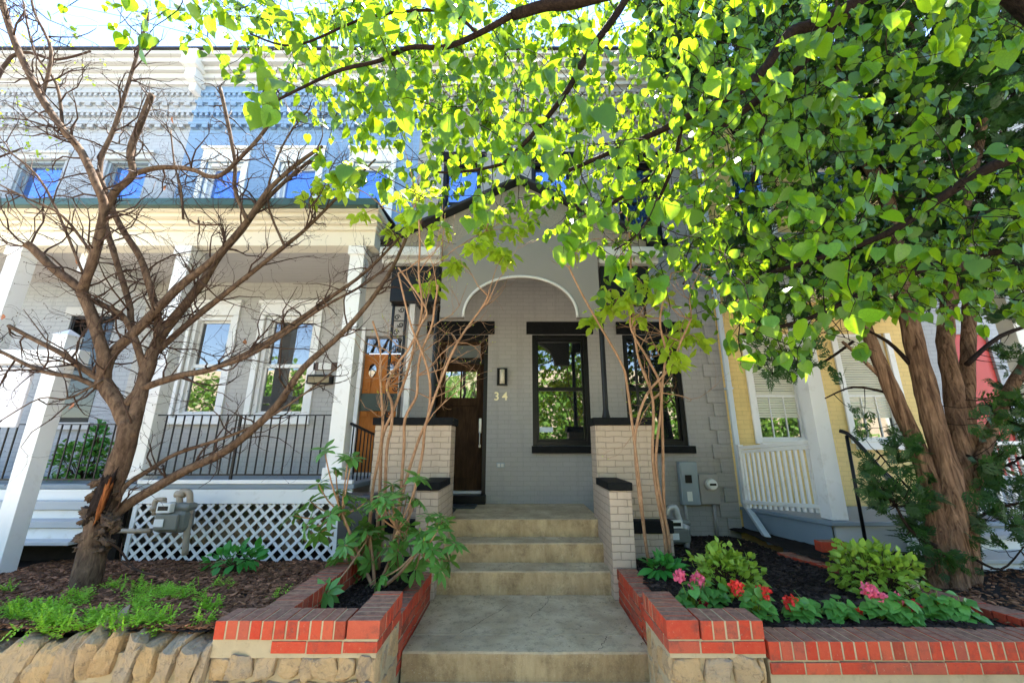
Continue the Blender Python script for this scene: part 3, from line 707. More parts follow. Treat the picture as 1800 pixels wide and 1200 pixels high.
LP0, LP1 = xx(655, 800, 5.32), -.885
RP0, RP1 = 1.00, xx(1150, 800, 5.32)
for (a, b_, c0, c1) in ((LP0, LP1, LP0 - .03, LP1 + .03), (RP0, RP1, RP0 - .03, RP1 + .03)):
    brick_box('pier', a, b_, 5.32, 5.68, -2.0, PT); MB().box(c0, c1, 5.29, 5.71, PT + .002, PT + .10).build('pier_cap', 'slate', po, bevel=.01)
CT = zz(862, 4.62)
for (a, b_) in ((SX1 - .03, SX1 + .215), (SX0 - .215, SX0 + .02)):
    brick_box('cheek_wall', a, b_, 4.62, 5.318, -2.0, CT); MB().box(a - .012, b_ + .012, 4.60, 5.318, CT + .002, CT + .085).build('cheek_cap', 'slate', po, bevel=.008)
# stepped buttress foundation to the right and left
for (a, b_) in ((SX1 + .217, xx(1183, 940, 5.2)), (LP0 - .1, SX0 - .217)):
    zt = zz(937, 5.2); brick_box('foundation', a, b_, 5.2, 5.318, -2.0, zt); MB().box(a, b_ + .01, 5.17, 5.32, zt + .002, zt + .145).build('stone_band', 'slate', po, bevel=.01)
for (a, b_) in ((RP1 + .001, xx(1183, 940, 5.2)), ):
    brick_box('foundation', a, b_, 5.321, 6.7, -2.0, zz(937, 5.2))
# iron posts
def ironpost(x, y, z0, z1, par):
    mb = MB(); mb.tube([(x, y, z0), (x, y, z0 + .03)], .055, 12); mb.tube([(x, y, z0 + .02), (x, y, z1)], .036, 12); mb.tube([(x, y, z0 + .03), (x, y, z0 + .12)], [.05, .037], 12)
    mb.tube([(x, y, z1 - .1), (x, y, z1 - .01)], [.037, .07], 12)
    return mb.build('iron_post', 'iron', par, smooth=False)
ironpost(xx(763, 650, 5.45), 5.45, PT + .1, 1.94, po); ironpost(xx(1061, 650, 5.45), 5.45, PT + .1, 1.94, po)
def scroll_panel(x0, x1, y, z0, z1):
    mb = MB()
    for x in (x0, x1): mb.box(x - .016, x + .016, y - .016, y + .016, z0, z1)
    n = 7; h = (z1 - z0) / n; c = (x0 + x1) / 2; hw = (x1 - x0) / 2 - .016
    for i in range(n):
        zc = z0 + h * (i + .5)
        for s_ in (-1, 1):
            pts = []
            for k in range(22):
                t = k / 21; a = t * 2.6 * pi; r = hw * .62 * (1 - t * .75)
                pts.append((c + s_ * (hw * .38 + r * cos(a + pi) * .9 * (1 if i % 2 else 1)), y, zc + s_ * (h * .25 + r * sin(a + pi) * .9)))
            mb.tube(pts, .008, 5)
        mb.box(x0, x1, y - .007, y + .007, z0 + h * i, z0 + h * i + .014)
    mb.box(x0 - .03, x1 + .03, y - .03, y + .03, z1, z1 + .06)
    return mb.build('iron_panel', 'iron', po)
scroll_panel(xx(683, 650, 5.45), xx(706, 650, 5.45), 5.45, PT + .1, 1.94); scroll_panel(xx(1118, 650, 5.45), xx(1142, 650, 5.45), 5.45, PT + .1, 1.94)
# white corner board between the houses
tag(MB().box(xx(709, 700, 6.6), xx(719, 700, 6.6), 6.6, 6.66, -1.2, 2.9).build('downpipe', 'white', bevel=.01), 'slim white downpipe between the orange door and the grey house', 'downpipe')

# wall fittings of house 34
lx, lz_ = xx(883, 663, FY), zz(663, FY)
lp = thing('wall_lamp', 'rectangular black wall lamp with a cream glass beside the door', 'lamp', (lx, FY, lz_ - .14))
mb = MB(); W_, H_ = .088, .145; y0, y1 = FY - .10, FY - .003
for (a, b_, c, d) in ((-W_, -W_ + .018, -H_, H_), (W_ - .018, W_, -H_, H_), (-W_ + .018, W_ - .018, H_ - .02, H_), (-W_ + .018, W_ - .018, -H_, -H_ + .02)): mb.box(lx + a, lx + b_, y0, y1, lz_ + c, lz_ + d)
mb.box(lx - W_ + .018, lx + W_ - .018, y1 - .02, y1, lz_ - H_ + .02, lz_ + H_ - .02); mb.build('lamp_frame', 'black', lp, bevel=.003)
MB().tube([(lx, FY - .062, lz_ - H_ + .021), (lx, FY - .062, lz_ + H_ - .021)], .045, 16).build('lamp_shade', 'lamp', lp, smooth=True)
def text(body, x, z, size, y, m, name, par=None, ext=.006):
    c = bpy.data.curves.new(name, 'FONT'); c.body = body; c.size = size; c.extrude = ext; c.align_x = 'CENTER'; c.offset = .0025
    t = bpy.data.objects.new('t', c); COL.objects.link(t); bpy.context.view_layer.update()
    me = bpy.data.meshes.new_from_object(t.evaluated_get(bpy.context.evaluated_depsgraph_get())); bpy.data.objects.remove(t)
    mb = MB(); mb.add([(v.co.x + x, y - v.co.z, v.co.y + z) for v in me.vertices], [tuple(p.vertices) for p in me.polygons])
    return mb.build(name, m, par)
zn = zz(703, FY)
nm = thing('house_number', 'pale brass house number 34 on grey brick under the lamp', 'house number', (lx, FY, zn))
text('3', xx(873, 695, FY), zn, .195, FY - .012, 'brass', 'digit', nm); text('4', xx(887.5, 695, FY), zn, .195, FY - .012, 'brass', 'digit', nm)
ol = thing('outdoor_outlet', 'small grey outlet cover low on the grey wall by the door', 'outlet', (xx(880, 817, FY), FY, zz(822, FY)))
ex, ez = xx(880, 817, FY), zz(817, FY); MB().box(ex - .065, ex + .065, FY - .025, FY - .002, ez - .04, ez + .04).build('cover', 'panelgrey', ol, bevel=.006)
mb = MB(); mb.box(ex - .05, ex - .008, FY - .032, FY - .0255, ez - .025, ez + .025); mb.box(ex + .008, ex + .05, FY - .032, FY - .0255, ez - .025, ez + .025); mb.build('socket', 'trimgrey', ol, bevel=.003)
stx = (xx(949, 755, FY), xx(973, 755, FY), zz(759, FY), zz(750, FY))
tag(MB().box(stx[0], stx[1], FY + .098, FY + .1, stx[2], stx[3]).build('window_sticker', M('sticker_pale_blue', (.5, .58, .68), .5)), 'small pale blue sticker in the corner of the black framed window', 'sticker')
dm = MB().box(xx(775, 884, 6.5), xx(838, 884, 6.5), 6.25, 6.62, -.918, -.90).build('doormat', 'bin', bevel=.004); tag(dm, 'thin black doormat in front of the brown door', 'doormat')

# electric panel and meter
px0, px1, pz0, pz1 = xx(1191, 850, FY), xx(1222, 850, FY), zz(885, FY), zz(811, FY)
ep = thing('breaker_box', 'tall blue-grey electrical box with a paper label on the grey wall', 'electric box', ((px0 + px1) / 2, FY, pz0))
MB().box(px0, px1, FY - .14, FY - .03, pz0, pz1).build('box', 'panelgrey', ep, bevel=.008)
MB().box(px0 + .02, px1 - .02, FY - .15, FY - .141, pz0 + .03, pz1 - .04).build('cover', 'panelgrey', ep, bevel=.003)
MB().box(px0 + .07, px0 + .17, FY - .175, FY - .151, pz0 + .33, pz0 + .45).build('breaker_window', 'black', ep, bevel=.004)
MB().box(px0 + .08, px0 + .16, FY - .153, FY - .1505, pz0 + .06, pz0 + .20).build('paper_label', 'label', ep)
MB().tube([(px0 + .06, FY - .08, pz0), (px0 + .06, FY - .08, pz0 - .3), (px0 + .01, FY - .08, -1.39)], .022, 10, 3).build('conduit', 'galv', ep, smooth=True)
mx0, mx1, mz0, mz1 = xx(1224, 850, FY), xx(1257, 850, FY), zz(884, FY), zz(832, FY)
em = thing('electric_meter', 'taupe electric meter box with a round glass dial on the grey wall', 'electric meter', ((mx0 + mx1) / 2, FY, mz0))
MB().box(mx0, mx1, FY - .12, FY - .03, mz0, mz1).build('box', 'boxtaupe', em, bevel=.008)
cx_, cz_ = (mx0 + mx1) / 2 + .01, mz0 + .30
MB().tube([(cx_, FY - .12, cz_), (cx_, FY - .16, cz_)], .095, 20).build('dial_ring', 'steel', em)
mb = MB().tube([(cx_, FY - .16, cz_), (cx_, FY - .22, cz_), (cx_, FY - .235, cz_)], [.085, .08, .06], 20); mb.build('dial', 'label', em, smooth=False)
MB().box(cx_ - .05, cx_ + .05, FY - .238, FY - .2351, cz_ - .012, cz_ + .02).build('counter', 'black', em)
MB().tube([((mx0 + mx1) / 2 + .06, FY - .07, mz0), ((mx0 + mx1) / 2 + .06, FY - .07, -1.4)], .026, 10).build('conduit', 'boxtaupe', em, smooth=True)

# gas meters
def gas(c, label, s=1.0):
    x, y, z = c
    t = thing('gas_meter', label, 'gas meter', (x, y, z), None)
    MB().box(x - .14 * s, x + .14 * s, y - .07 * s, y + .07 * s, z + .09 * s, z + .28 * s).build('body', 'metergrey', t, bevel=.045 * s)
    MB().box(x - .11 * s, x + .15 * s, y - .06 * s, y + .06 * s, z + .26 * s, z + .33 * s).build('top_casting', 'metergrey', t, bevel=.03 * s)
    MB().box(x - .10 * s, x + .10 * s, y - .095 * s, y - .071 * s, z + .12 * s, z + .25 * s).build('diaphragm_cover', 'metergrey', t, bevel=.011 * s)
    MB().box(x - .085 * s, x + .03 * s, y - .115 * s, y - .06 * s, z + .26 * s, z + .335 * s).build('index_box', 'label', t, bevel=.006)
    MB().box(x - .07 * s, x + .015 * s, y - .117 * s, y - .1155 * s, z + .28 * s, z + .315 * s).build('index_window', 'black', t)
    MB().box(x - .09 * s, x - .01 * s, y - .104 * s, y - .1005 * s, z + .15 * s, z + .21 * s).build('paper_label', 'label', t)
    return t
gp = at(298, 958, 5.05); gm = gas((gp.x, 5.05, gp.z + .02), 'grey gas meter with taupe pipes in front of the white lattice', 1.35)
x, y, z = gp.x, 5.05, gp.z
mb = MB(); P_ = lambda u, v, Y=5.05: at(u, v, Y)
mb.tube([P_(272, 905), P_(272, 885), P_(276, 878), P_(290, 878)], .028, 10, 3); mb.tube([P_(288, 905), P_(288, 880)], .03, 10)
mb.tube([P_(315, 902), P_(316, 885), P_(316, 868), P_(322, 863), P_(332, 865), P_(334, 875), P_(333, 900), P_(328, 940), P_(325, 975)], .033, 10, 3)
mb.tube([P_(310, 868), P_(325, 868)], .042, 10); mb.tube([P_(266, 932), P_(240, 933), P_(198, 932)], .026, 10)
for p in ((272, 893), (288, 893), (315, 893)): mb.tube([P_(p[0], p[1] - 4), P_(p[0], p[1] + 4)], .045, 8)
mb.build('pipe', 'pipe', gm, smooth=True)
gp = at(1192, 972, 5.9); gm = gas((gp.x, 5.9, gp.z), 'pale grey gas meter and elbow pipe at the foot of the right pier', 1.3)
mb = MB(); P_ = lambda u, v, Y=5.85: at(u, v, Y)
mb.tube([P_(1172, 905), P_(1176, 893), P_(1186, 892), P_(1190, 905), P_(1194, 915), P_(1198, 930)], .045, 10, 3); mb.tube([P_(1198, 925), P_(1208, 930)], .06, 10); mb.tube([P_(1206, 930), P_(1208, 972)], .04, 10)
mb.build('pipe', 'galv', gm, smooth=True)

# ================================================================== LEFT SHARED PORCH
PY = 5.42
lpz = zz(850, PY)
lpo = thing('front_porch', 'long white wooden porch with square posts, cream cornice and lattice skirt', 'porch', (-5, PY, ZB))
MB().box(-12, -2.12, PY - .02, FY - .002, lpz - .06, lpz).build('deck', 'deckgrey', lpo, bevel=.01)
mb = MB(); mb.box(-12, -2.14, PY - .015, PY + .03, lpz - .24, lpz - .065); mb.box(-4.9, -2.14, PY - .04, PY + .03, lpz + .002, lpz + .05); mb.build('fascia_board', 'white', lpo, bevel=.005)
PX = [-2.42, -5.02, -7.55, -10.1]
zc_ = 2.88
for x in PX:
    mb = MB(); mb.box(x - .105, x + .105, PY, PY + .21, lpz + .051, zc_ - .001); mb.box(x - .13, x + .13, PY - .03, PY + .24, lpz + .051, lpz + .2); mb.box(x - .13, x + .13, PY - .03, PY + .24, zc_ - .14, zc_ - .0015)
    mb.build('post', 'white', lpo, bevel=.006)
e0 = -2.05
mb = MB(); mb.box(-12, e0 - .12, PY - .02, PY + .22, zc_, zc_ + .24); mb.build('beam', 'cream', lpo, bevel=.006)
mb = MB()
for a, z0, z1 in ((.07, .241, .31), (.13, .3101, .37), (.22, .3701, .43), (.30, .4301, .52)): mb.box(-12, e0 - .12 + a * .4, PY - a, PY + .24, zc_ + z0, zc_ + z1)
mb.build('cornice', 'cream', lpo, bevel=.012)
mb = MB(); mb.box(-12, e0, PY - .40, PY - .302, zc_ + .44, zc_ + .56); mb.build('gutter', M('dark_green_gutter', (.03, .075, .06), .4), lpo, bevel=.012)
mb = MB(); rz = zc_ + .525
mb.add([(-12, PY - .30, rz), (e0, PY - .30, rz), (e0, FY - .002, rz + .22), (-12, FY - .002, rz + .22), (-12, PY - .30, rz + .03), (e0, PY - .30, rz + .03), (e0, FY - .002, rz + .25), (-12, FY - .002, rz + .25)], [(0, 3, 2, 1), (4, 5, 6, 7), (0, 1, 5, 4), (1, 2, 6, 5), (2, 3, 7, 6), (3, 0, 4, 7)])
mb.build('roof', 'roof', lpo)
mb = MB(); mb.box(-12, e0 - .14, PY + .225, FY - .002, zc_ + .0, zc_ + .03)
y = PY + .35
while y < FY - .05: mb.box(-12, e0 - .14, y, y + .008, zc_ - .004, zc_); y += .1
mb.build('ceiling', 'soffit', lpo)
mb = MB(); mb.box(-6.80, -6.70, PY + .21, FY - .003, zc_ - .32, zc_ - .005); mb.build('crossbeam', 'white', lpo)
# lattice
mb = MB(); lx0, lx1, l0, l1 = -4.88, -2.30, zz(987, PY), lpz - .245; pitch = .155
def clipseg(c, s_):
    pts = []
    # line x = c + s*(z-l0)
    za, zb = l0, l1; xa, xb = c, c + s_ * (l1 - l0)
    if xa > xb: (xa, za), (xb, zb) = (xb, zb), (xa, za)
    if xb < lx0 or xa > lx1: return None
    m_ = (zb - za) / (xb - xa)
    if xa < lx0: za += m_ * (lx0 - xa); xa = lx0
    if xb > lx1: zb += m_ * (lx1 - xb); xb = lx1
    return (xa, za), (xb, zb)
c = lx0 - 2
while c < lx1 + 2:
    for s_, yy in ((1, PY + .005), (-1, PY + .014)):
        q = clipseg(c, s_)
        if q: mb.bar((q[0][0], yy, q[0][1]), (q[1][0], yy, q[1][1]), .034, .008, up=(0, 1, 0))
    c += pitch
mb.box(lx0 - .03, lx0 + .02, PY - .003, PY + .02, l0, l1); mb.box(lx1 - .02, lx1 + .03, PY - .003, PY + .02, l0, l1)
mb.build('lattice', 'white', lpo)
mb = MB()
for i in range(9):
    x = -4.85 + i * .3; mb.blob((x, PY + .35 + .1 * R(), -1.2 + .1 * R()), (.14, .1, .13 + .1 * R()), i, .2)
tag(mb.build('rubble_stones', 'stone'), 'brown rubble stones in the dark behind the white lattice', 'rubble', kind='stuff')
# iron railings
def railing(x0, x1, y, zt, zb, legs, par):
    mb = MB(); mb.box(x0, x1, y - .016, y + .016, zt - .014, zt); mb.box(x0, x1, y - .01, y + .01, zb, zb + .02)
    n = int((x1 - x0) / .115)
    for i in range(1, n): x = x0 + (x1 - x0) * i / n; mb.box(x - .007, x + .007, y - .007, y + .007, zb + .02, zt - .014)
    for x in legs: mb.box(x - .014, x + .014, y - .014, y + .014, lpz - .02, zt - .014)
    return mb.build('railing', 'iron', par)
railing(-4.9, -2.53, PY + .06, zz(728, PY), zz(836, PY), (-3.78,), lpo)
railing(-7.43, -5.13, PY + .10, zz(744, PY), zz(845, PY), (-6.6,), lpo)
railing(-9.9, -7.66, PY + .10, zz(744, PY), zz(845, PY), (), lpo)
mb = MB()
for i in range(7): x = -2.28; y = 5.6 + i * .14; mb.box(x - .007, x + .007, y - .007, y + .007, -.5, .25 - i * .02)
mb.bar((-2.28, 5.5, .27), (-2.28, 6.55, .13), .03); mb.build('railing', 'iron', lpo)
# left steps of the neighbour
ls = thing('wooden_steps', 'low white wooden steps at the left edge in front of the porch', 'steps', (-6.5, 5.1, -1.5))
for (u, v0, v1, Yf, Yb) in ((165, 895, 882, 5.28, 5.40), (146, 927, 917, 5.12, 5.40), (122, 958, 953, 5.0, 5.4)):
    xr = xx(u, v0, Yf); MB().box(-9.4, xr, Yf - .02, Yb, zz(v0, Yf), zz(v1, Yf) + .01).build('tread', 'offwhite', ls, bevel=.006)
for (u, v0, v1, Yf) in ((165, 917, 896, 5.31), (140, 953, 928, 5.14)):
    MB().box(-9.4, xx(u, v0, Yf), Yf, Yf + .03, zz(v0, Yf), zz(v1, Yf)).build('riser', 'white', ls)
MB().box(-6.0, -5.15, PY - .012, PY + .02, -1.1, lpz - .25).build('side_board', 'panelgrey', ls, bevel=.004)
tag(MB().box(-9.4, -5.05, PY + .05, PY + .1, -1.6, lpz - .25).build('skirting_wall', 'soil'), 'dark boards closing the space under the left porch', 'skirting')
# mailbox & plaque on blue house wall
q = (xx(546, 660, FY), xx(588, 660, FY), zz(676, FY), zz(660, FY))
mbx = thing('mailbox', 'slim dark wall mailbox with hooks beside the white framed window', 'mailbox', ((q[0] + q[1]) / 2, FY, q[2]))
MB().box(q[0], q[1], FY - .12, FY - .003, q[2], q[3]).build('box', 'black', mbx, bevel=.01)
mb = MB()
for t in (.25, .75): x = q[0] + (q[1] - q[0]) * t; mb.tube([(x, FY - .08, q[2]), (x, FY - .1, q[2] - .1), (x, FY - .14, q[2] - .12), (x, FY - .16, q[2] - .07)], .006, 6, 3)
mb.build('newspaper_hook', 'iron', mbx); MB().box(q[0] + .03, q[1] - .03, FY - .126, FY - .1205, q[2] + .02, q[3] - .04).build('flap', M('dull_brass', (.25, .19, .09), .4), mbx)
q = (xx(552, 640, FY), xx(594, 640, FY), zz(651, FY), zz(637, FY))
pq = thing('number_plaque', 'brown number plaque above the slim dark mailbox', 'plaque', ((q[0] + q[1]) / 2, FY, q[2]))
MB().box(q[0], q[1], FY - .03, FY - .003, q[2], q[3]).build('board', M('brown_board', (.07, .035, .02), .5), pq, bevel=.01)
MB().box(q[0] + .1, q[1] - .1, FY - .036, FY - .0305, q[2] + .01, q[3] - .01).build('number_tile', 'label', pq)
# bin in the gap
bx = at(628, 893, 5.0)
bn = thing('storage_bin', 'charcoal plastic bin in the gap between porch and left pier', 'bin', (bx.x, 5.05, -1.4))
mb = MB(); mb.add([(bx.x - .15, 4.9, -1.4), (bx.x + .15, 4.9, -1.4), (bx.x + .15, 5.16, -1.4), (bx.x - .15, 5.16, -1.4), (bx.x - .18, 4.87, -.62), (bx.x + .18, 4.87, -.62), (bx.x + .18, 5.16, -.62), (bx.x - .18, 5.16, -.62)], [(0, 3, 2, 1), (4, 5, 6, 7), (0, 1, 5, 4), (1, 2, 6, 5), (2, 3, 7, 6), (3, 0, 4, 7)])
mb.build('body', 'bin', bn, bevel=.02); MB().box(bx.x - .2, bx.x + .2, 4.85, 5.165, -.618, -.57).build('lid', 'bin', bn, bevel=.015)

# ================================================================== RIGHT PORCH (yellow house)
rp = thing('front_porch', 'small white railed porch with a blue-grey deck on the yellow house', 'porch', (5, 5.6, ZB))
A = at(1312, 893, 6.6); B = at(1462, 915, 5.2); C = Vector((7.1, 5.2, B.z)); D = Vector((7.1, 6.83, A.z))
mb = MB(); pr = [A, B, C, D]; th = .06
def prism(mb, ps, h):
    n = len(ps); lo = [Vector(p) - Vector((0, 0, h)) for p in ps]
    mb.add([*ps, *lo], [tuple(range(n))[::-1] if False else tuple(range(n)), tuple(range(n, 2 * n))[::-1]] + [(i, n + i, n + (i + 1) % n, (i + 1) % n) for i in range(n)])
A0 = A + Vector((0, .2, 0)); prism(mb, [A0, B + Vector((-.05, -.06, 0)), C + Vector((0, -.06, 0)), D], .05); mb.build('deck', 'deckgrey', rp, bevel=.008)
mb = MB(); prism(mb, [A0 + Vector((.03, 0, -.052)), B + Vector((-.02, 0, -.052)), B + Vector((.02, .04, -.052)), A0 + Vector((.08, 0, -.052))], .27); mb.build('side_board', 'deckgrey', rp)
mb = MB(); mb.box(B.x + .03, 7.1, 5.2, 5.24, B.z - .36, B.z - .052); mb.build('fascia_board', 'offwhite', rp)
def rpost(x, y): 
    mb = MB(); mb.box(x - .1, x + .1, y - .1, y + .1, B.z + .001, 2.45); mb.box(x - .13, x + .13, y - .13, y + .13, 2.3, 2.449); return mb.build('post', 'white', rp, bevel=.006)
rpost(B.x + .13, 5.32); rpost(6.9, 5.32)
T0, T1 = at(1300, 787, 6.6), at(1444, 775, 5.3)
BR0, BR1 = at(1308, 889, 6.6), at(1462, 900, 5.3)
mb = MB(); mb.bar(T0, T1, .07, .05); mb.bar(T0 - Vector((0, 0, .06)), T1 - Vector((0, 0, .06)), .035, .05); mb.bar(BR0 + Vector((0, 0, .06)), BR1 + Vector((0, 0, .06)), .035, .05)
mb.box(T0.x - .04, T0.x + .04, 6.56, 6.64, A.z, T0.z + .05); rail = mb.build('railing', 'white', rp, bevel=.006)
n = 15
for i in range(n):
    t = (i + .6) / n; a = T0.lerp(T1, t); b_ = BR0.lerp(BR1, t); mb = MB(); mb.bar(a - Vector((0, 0, .05)), Vector((a.x, a.y, b_.z - .02)), .032); mb.build('baluster', 'white', rail)
T2 = Vector((6.8, 5.32, T1.z)); 
mb = MB(); mb.box(5.5, 6.8, 5.29, 5.36, T1.z - .05, T1.z)
for i in range(12): x = 5.55 + i * .1; mb.box(x, x + .03, 5.31, 5.34, B.z + .1, T1.z - .05)
mb.box(5.5, 6.8, 5.30, 5.35, B.z + .07, B.z + .1); mb.build('railing', 'white', rp)
MB().box(3.72, 7.2, 5.15, 5.42, 2.45, 2.7).build('beam', 'white', rp, bevel=.01)
MB().box(3.72, 7.2, 5.42, 6.83, 2.5, 2.54).build('ceiling', 'cream', rp)
MB().box(3.6, 7.3, 4.95, 6.83, 2.701, 2.85).build('roof', 'trimgrey', rp, bevel=.02)
MB().box(3.7, 7.1, 5.9, 6.1, -1.7, A.z - .33).build('foundation', 'whitewall', rp)
hr = thing('handrail', 'black iron handrail slanting down beside the white railed porch', 'handrail', (4.6, 5, -1.3))
mb = MB(); mb.tube([at(1476, 757, 5.1), at(1500, 770, 5.0), at(1570, 850, 4.8), at(1620, 905, 4.7)], .024, 8, 3); mb.build('rail', 'iron', hr, smooth=True)
mb = MB(); mb.tube([at(1488, 765, 5.05), at(1523, 960, 5.05)], .02, 8); mb.build('rail_post', 'iron', hr, smooth=True)
mb = MB(); mb.tube([at(1525, 800, 4.95), at(1600, 870, 4.75)], .015, 8); mb.build('lower_rail', 'iron', hr, smooth=True)
ws = thing('porch_steps', 'white painted porch steps behind the shredding trunk at the right edge', 'steps', (5.8, 4.8, -1.3))
for y0, y1, z1 in ((4.42, 4.80, -1.12), (4.802, 5.17, -.98)):
    MB().box(4.62, 7.1, y0, y1, -1.45, z1 - .041).build('riser', 'white', ws); MB().box(4.59, 7.1, y0 - .03, y1, z1 - .04, z1).build('tread', 'offwhite', ws, bevel=.006)
# downspout at the house joint
dn = thing('downspout', 'pale blue-grey aluminium downspout kicking out over the black mulch', 'downspout', (3.6, 6.7, -1.2))
pts = [at(1252, 585, FY - .06), at(1290, 880, FY - .06)]; xd = 3.57
e1 = Vector((xd, 6.72, zz(885, 6.72))); e2 = at(1356, 955, 6.0)
mb = MB(); mb.bar((xd, 6.72, 7.2), e1, .085, .06, up=(0, 1, 0)); mb.bar(e1 + Vector((0, 0, .02)), e2, .085, .06); mb.build('pipe', 'down', dn, bevel=.012)
mb = MB()
for z in (2.6, .9): mb.box(xd - .055, xd + .055, 6.68, 6.83, z, z + .03)
mb.build('strap', 'down', dn)

# ================================================================== BRICK GARDEN WALLS
def bricks_x(mb, mo, x0, x1, y0, y1, z0, z1, w=.0755, g=.010):
    """bricks side by side along x"""
    n = max(1, round((x1 - x0) / w)); w = (x1 - x0) / n
    for i in range(n):
        j = lambda s=.002: U(-s, s)
        mb.box(x0 + i * w + g / 2, x0 + (i + 1) * w - g / 2, y0 + j(), y1 + j(), z0 + j(), z1 + j(.0025))
    mo.box(x0 + .014, x1 - .014, y0 + .004, y1 - .004, z0 + .003, z1 - .004)
def bricks_y(mb, mo, x0, x1, y0, y1, z0, z1, w=.0755, g=.010):
    n = max(1, round((y1 - y0) / w)); w = (y1 - y0) / n
    for i in range(n):
        j = lambda s=.002: U(-s, s)
        mb.box(x0 + j(), x1 + j(), y0 + i * w + g / 2, y0 + (i + 1) * w - g / 2, z0 + j(), z1 + j(.0025))
    mo.box(x0 + .004, x1 - .004, y0 + .014, y1 - .014, z0 + .003, z1 - .004)
def wallthing(label, loc, build, stones=None):
    t = thing('brick_wall', label, 'garden wall', loc, 'brick garden walls'); mb, mo = MB(), MB(); build(mb, mo)
    mb.build('brickwork', 'redbrick', t, bevel=.004); mo.build('mortar', 'mortar', t); return t
WF = 2.80
ZT = zz(1090, WF); ZR1 = ZT - .103
xl0, xl1 = xx(376, 1100, WF), xx(667, 1100, WF); xr0, xr1 = xx(1172, 1100, WF), xx(1343, 1100, WF)
def stonefield(mb, x0, x1, y, z0, z1, lean=0, wmin=.07, wmax=.16, seed=0, hmin=.09, hmax=.17, depth=.09):
    z = z1; k = seed
    while z > z0:
        h = U(hmin, hmax); x = x0
        while x < x1 - .02:
            wd = min(U(wmin, wmax), x1 - x); k += 1
            mb.rock((x + wd / 2, y + depth, z - h / 2), (wd * .5 + .002, depth, h * .52), k)
            x += wd + .004
        z -= h + .004
def bl(mb, mo):
    bricks_x(mb, mo, xl0, xl1 - .205, WF, WF + .20, ZR1, ZT); bricks_y(mb, mo, xl1 - .2, xl1, WF, WF + .51, ZR1, ZT, .0757)
    bricks_x(mb, mo, xl0 + .36, xl1, WF + .005, WF + .10, ZR1 - .075, ZR1 - .012, .21)
    bricks_y(mb, mo, xl1 - .1, xl1 - .004, WF + .11, WF + .5, ZR1 - .075, ZR1 - .012, .2)
    mo.box(xl0, xl1 - .01, WF + .012, WF + .2, ZR1 - .1, ZR1 - .001); mo.box(xl0, xl1 - .01, WF + .04, WF + .2, -1.93, ZR1 - .1); mo.box(xl1 - .2, xl1 - .012, WF + .2, WF + .5, -1.93, ZR1 - .0)
wl = wallthing('red brick capped wall left of the steps above rubble stone', (-1.3, WF, -1.93), bl)
mb = MB(); stonefield(mb, xl0, xl1 - .02, WF + .0, -1.75, ZR1 - .085, seed=11, wmin=.08, wmax=.15, depth=.05)
for k in range(8): mb.rock((xl1 - .045, WF + .08 + .12 * (k % 4), ZR1 - .17 - .17 * (k // 4) - .02 * (k % 2)), (.045, .062, .085), 300 + k)
mb.build('stonework', 'stone', wl, smooth=False)
def br(mb, mo):
    bricks_x(mb, mo, xr0 + .205, xr1, WF, WF + .20, ZR1, ZT); bricks_y(mb, mo, xr0, xr0 + .2, WF, WF + .51, ZR1, ZT, .0757)
    bricks_x(mb, mo, xr0, xr1, WF + .005, WF + .10, ZR1 - .075, ZR1 - .012, .205)
    bricks_y(mb, mo, xr0 + .004, xr0 + .1, WF + .11, WF + .5, ZR1 - .075, ZR1 - .012, .2)
    mo.box(xr0 + .01, xr1 - .006, WF + .012, WF + .2, ZR1 - .1, ZR1 - .001); mo.box(xr0 + .012, xr1 - .01, WF + .04, WF + .2, -1.93, ZR1 - .1); mo.box(xr0 + .012, xr0 + .2, WF + .2, WF + .5, -1.93, ZR1)
wr = wallthing('red brick capped pillar wall right of the steps above rubble stone', (1.3, WF, -1.93), br)
mb = MB(); stonefield(mb, xr0 + .01, xr1 - .02, WF + .0, -1.75, ZR1 - .095, seed=31, wmin=.12, wmax=.2, hmin=.15, hmax=.22, depth=.05)
for k in range(8): mb.rock((xr0 + .045, WF + .08 + .12 * (k % 4), ZR1 - .17 - .17 * (k // 4) - .02 * (k % 2)), (.045, .062, .085), 330 + k)
mb.build('stonework', 'stone', wr, smooth=False)
ZL1 = zz(1128, WF)
def brl(mb, mo):
    bricks_x(mb, mo, xr1 + .012, 6.0, WF + .01, WF + .21, ZL1 - .1, ZL1); bricks_x(mb, mo, xr1 + .012, 6.0, WF + .012, WF + .1, ZL1 - .175, ZL1 - .112, .21)
    mo.box(xr1 + .012, 6, WF + .025, WF + .2, ZL1 - .3, ZL1 - .101); mo.box(xr1 + .012, 6, WF + .06, WF + .2, -1.93, ZL1 - .301)
wq = wallthing('long low red brick wall in front of the geranium bed', (3, WF, -1.93), brl)
mb = MB(); stonefield(mb, xr1 + .03, 6, WF + .02, -1.75, ZL1 - .25, seed=61, depth=.04); mb.build('stonework', 'stone', wq, smooth=False)
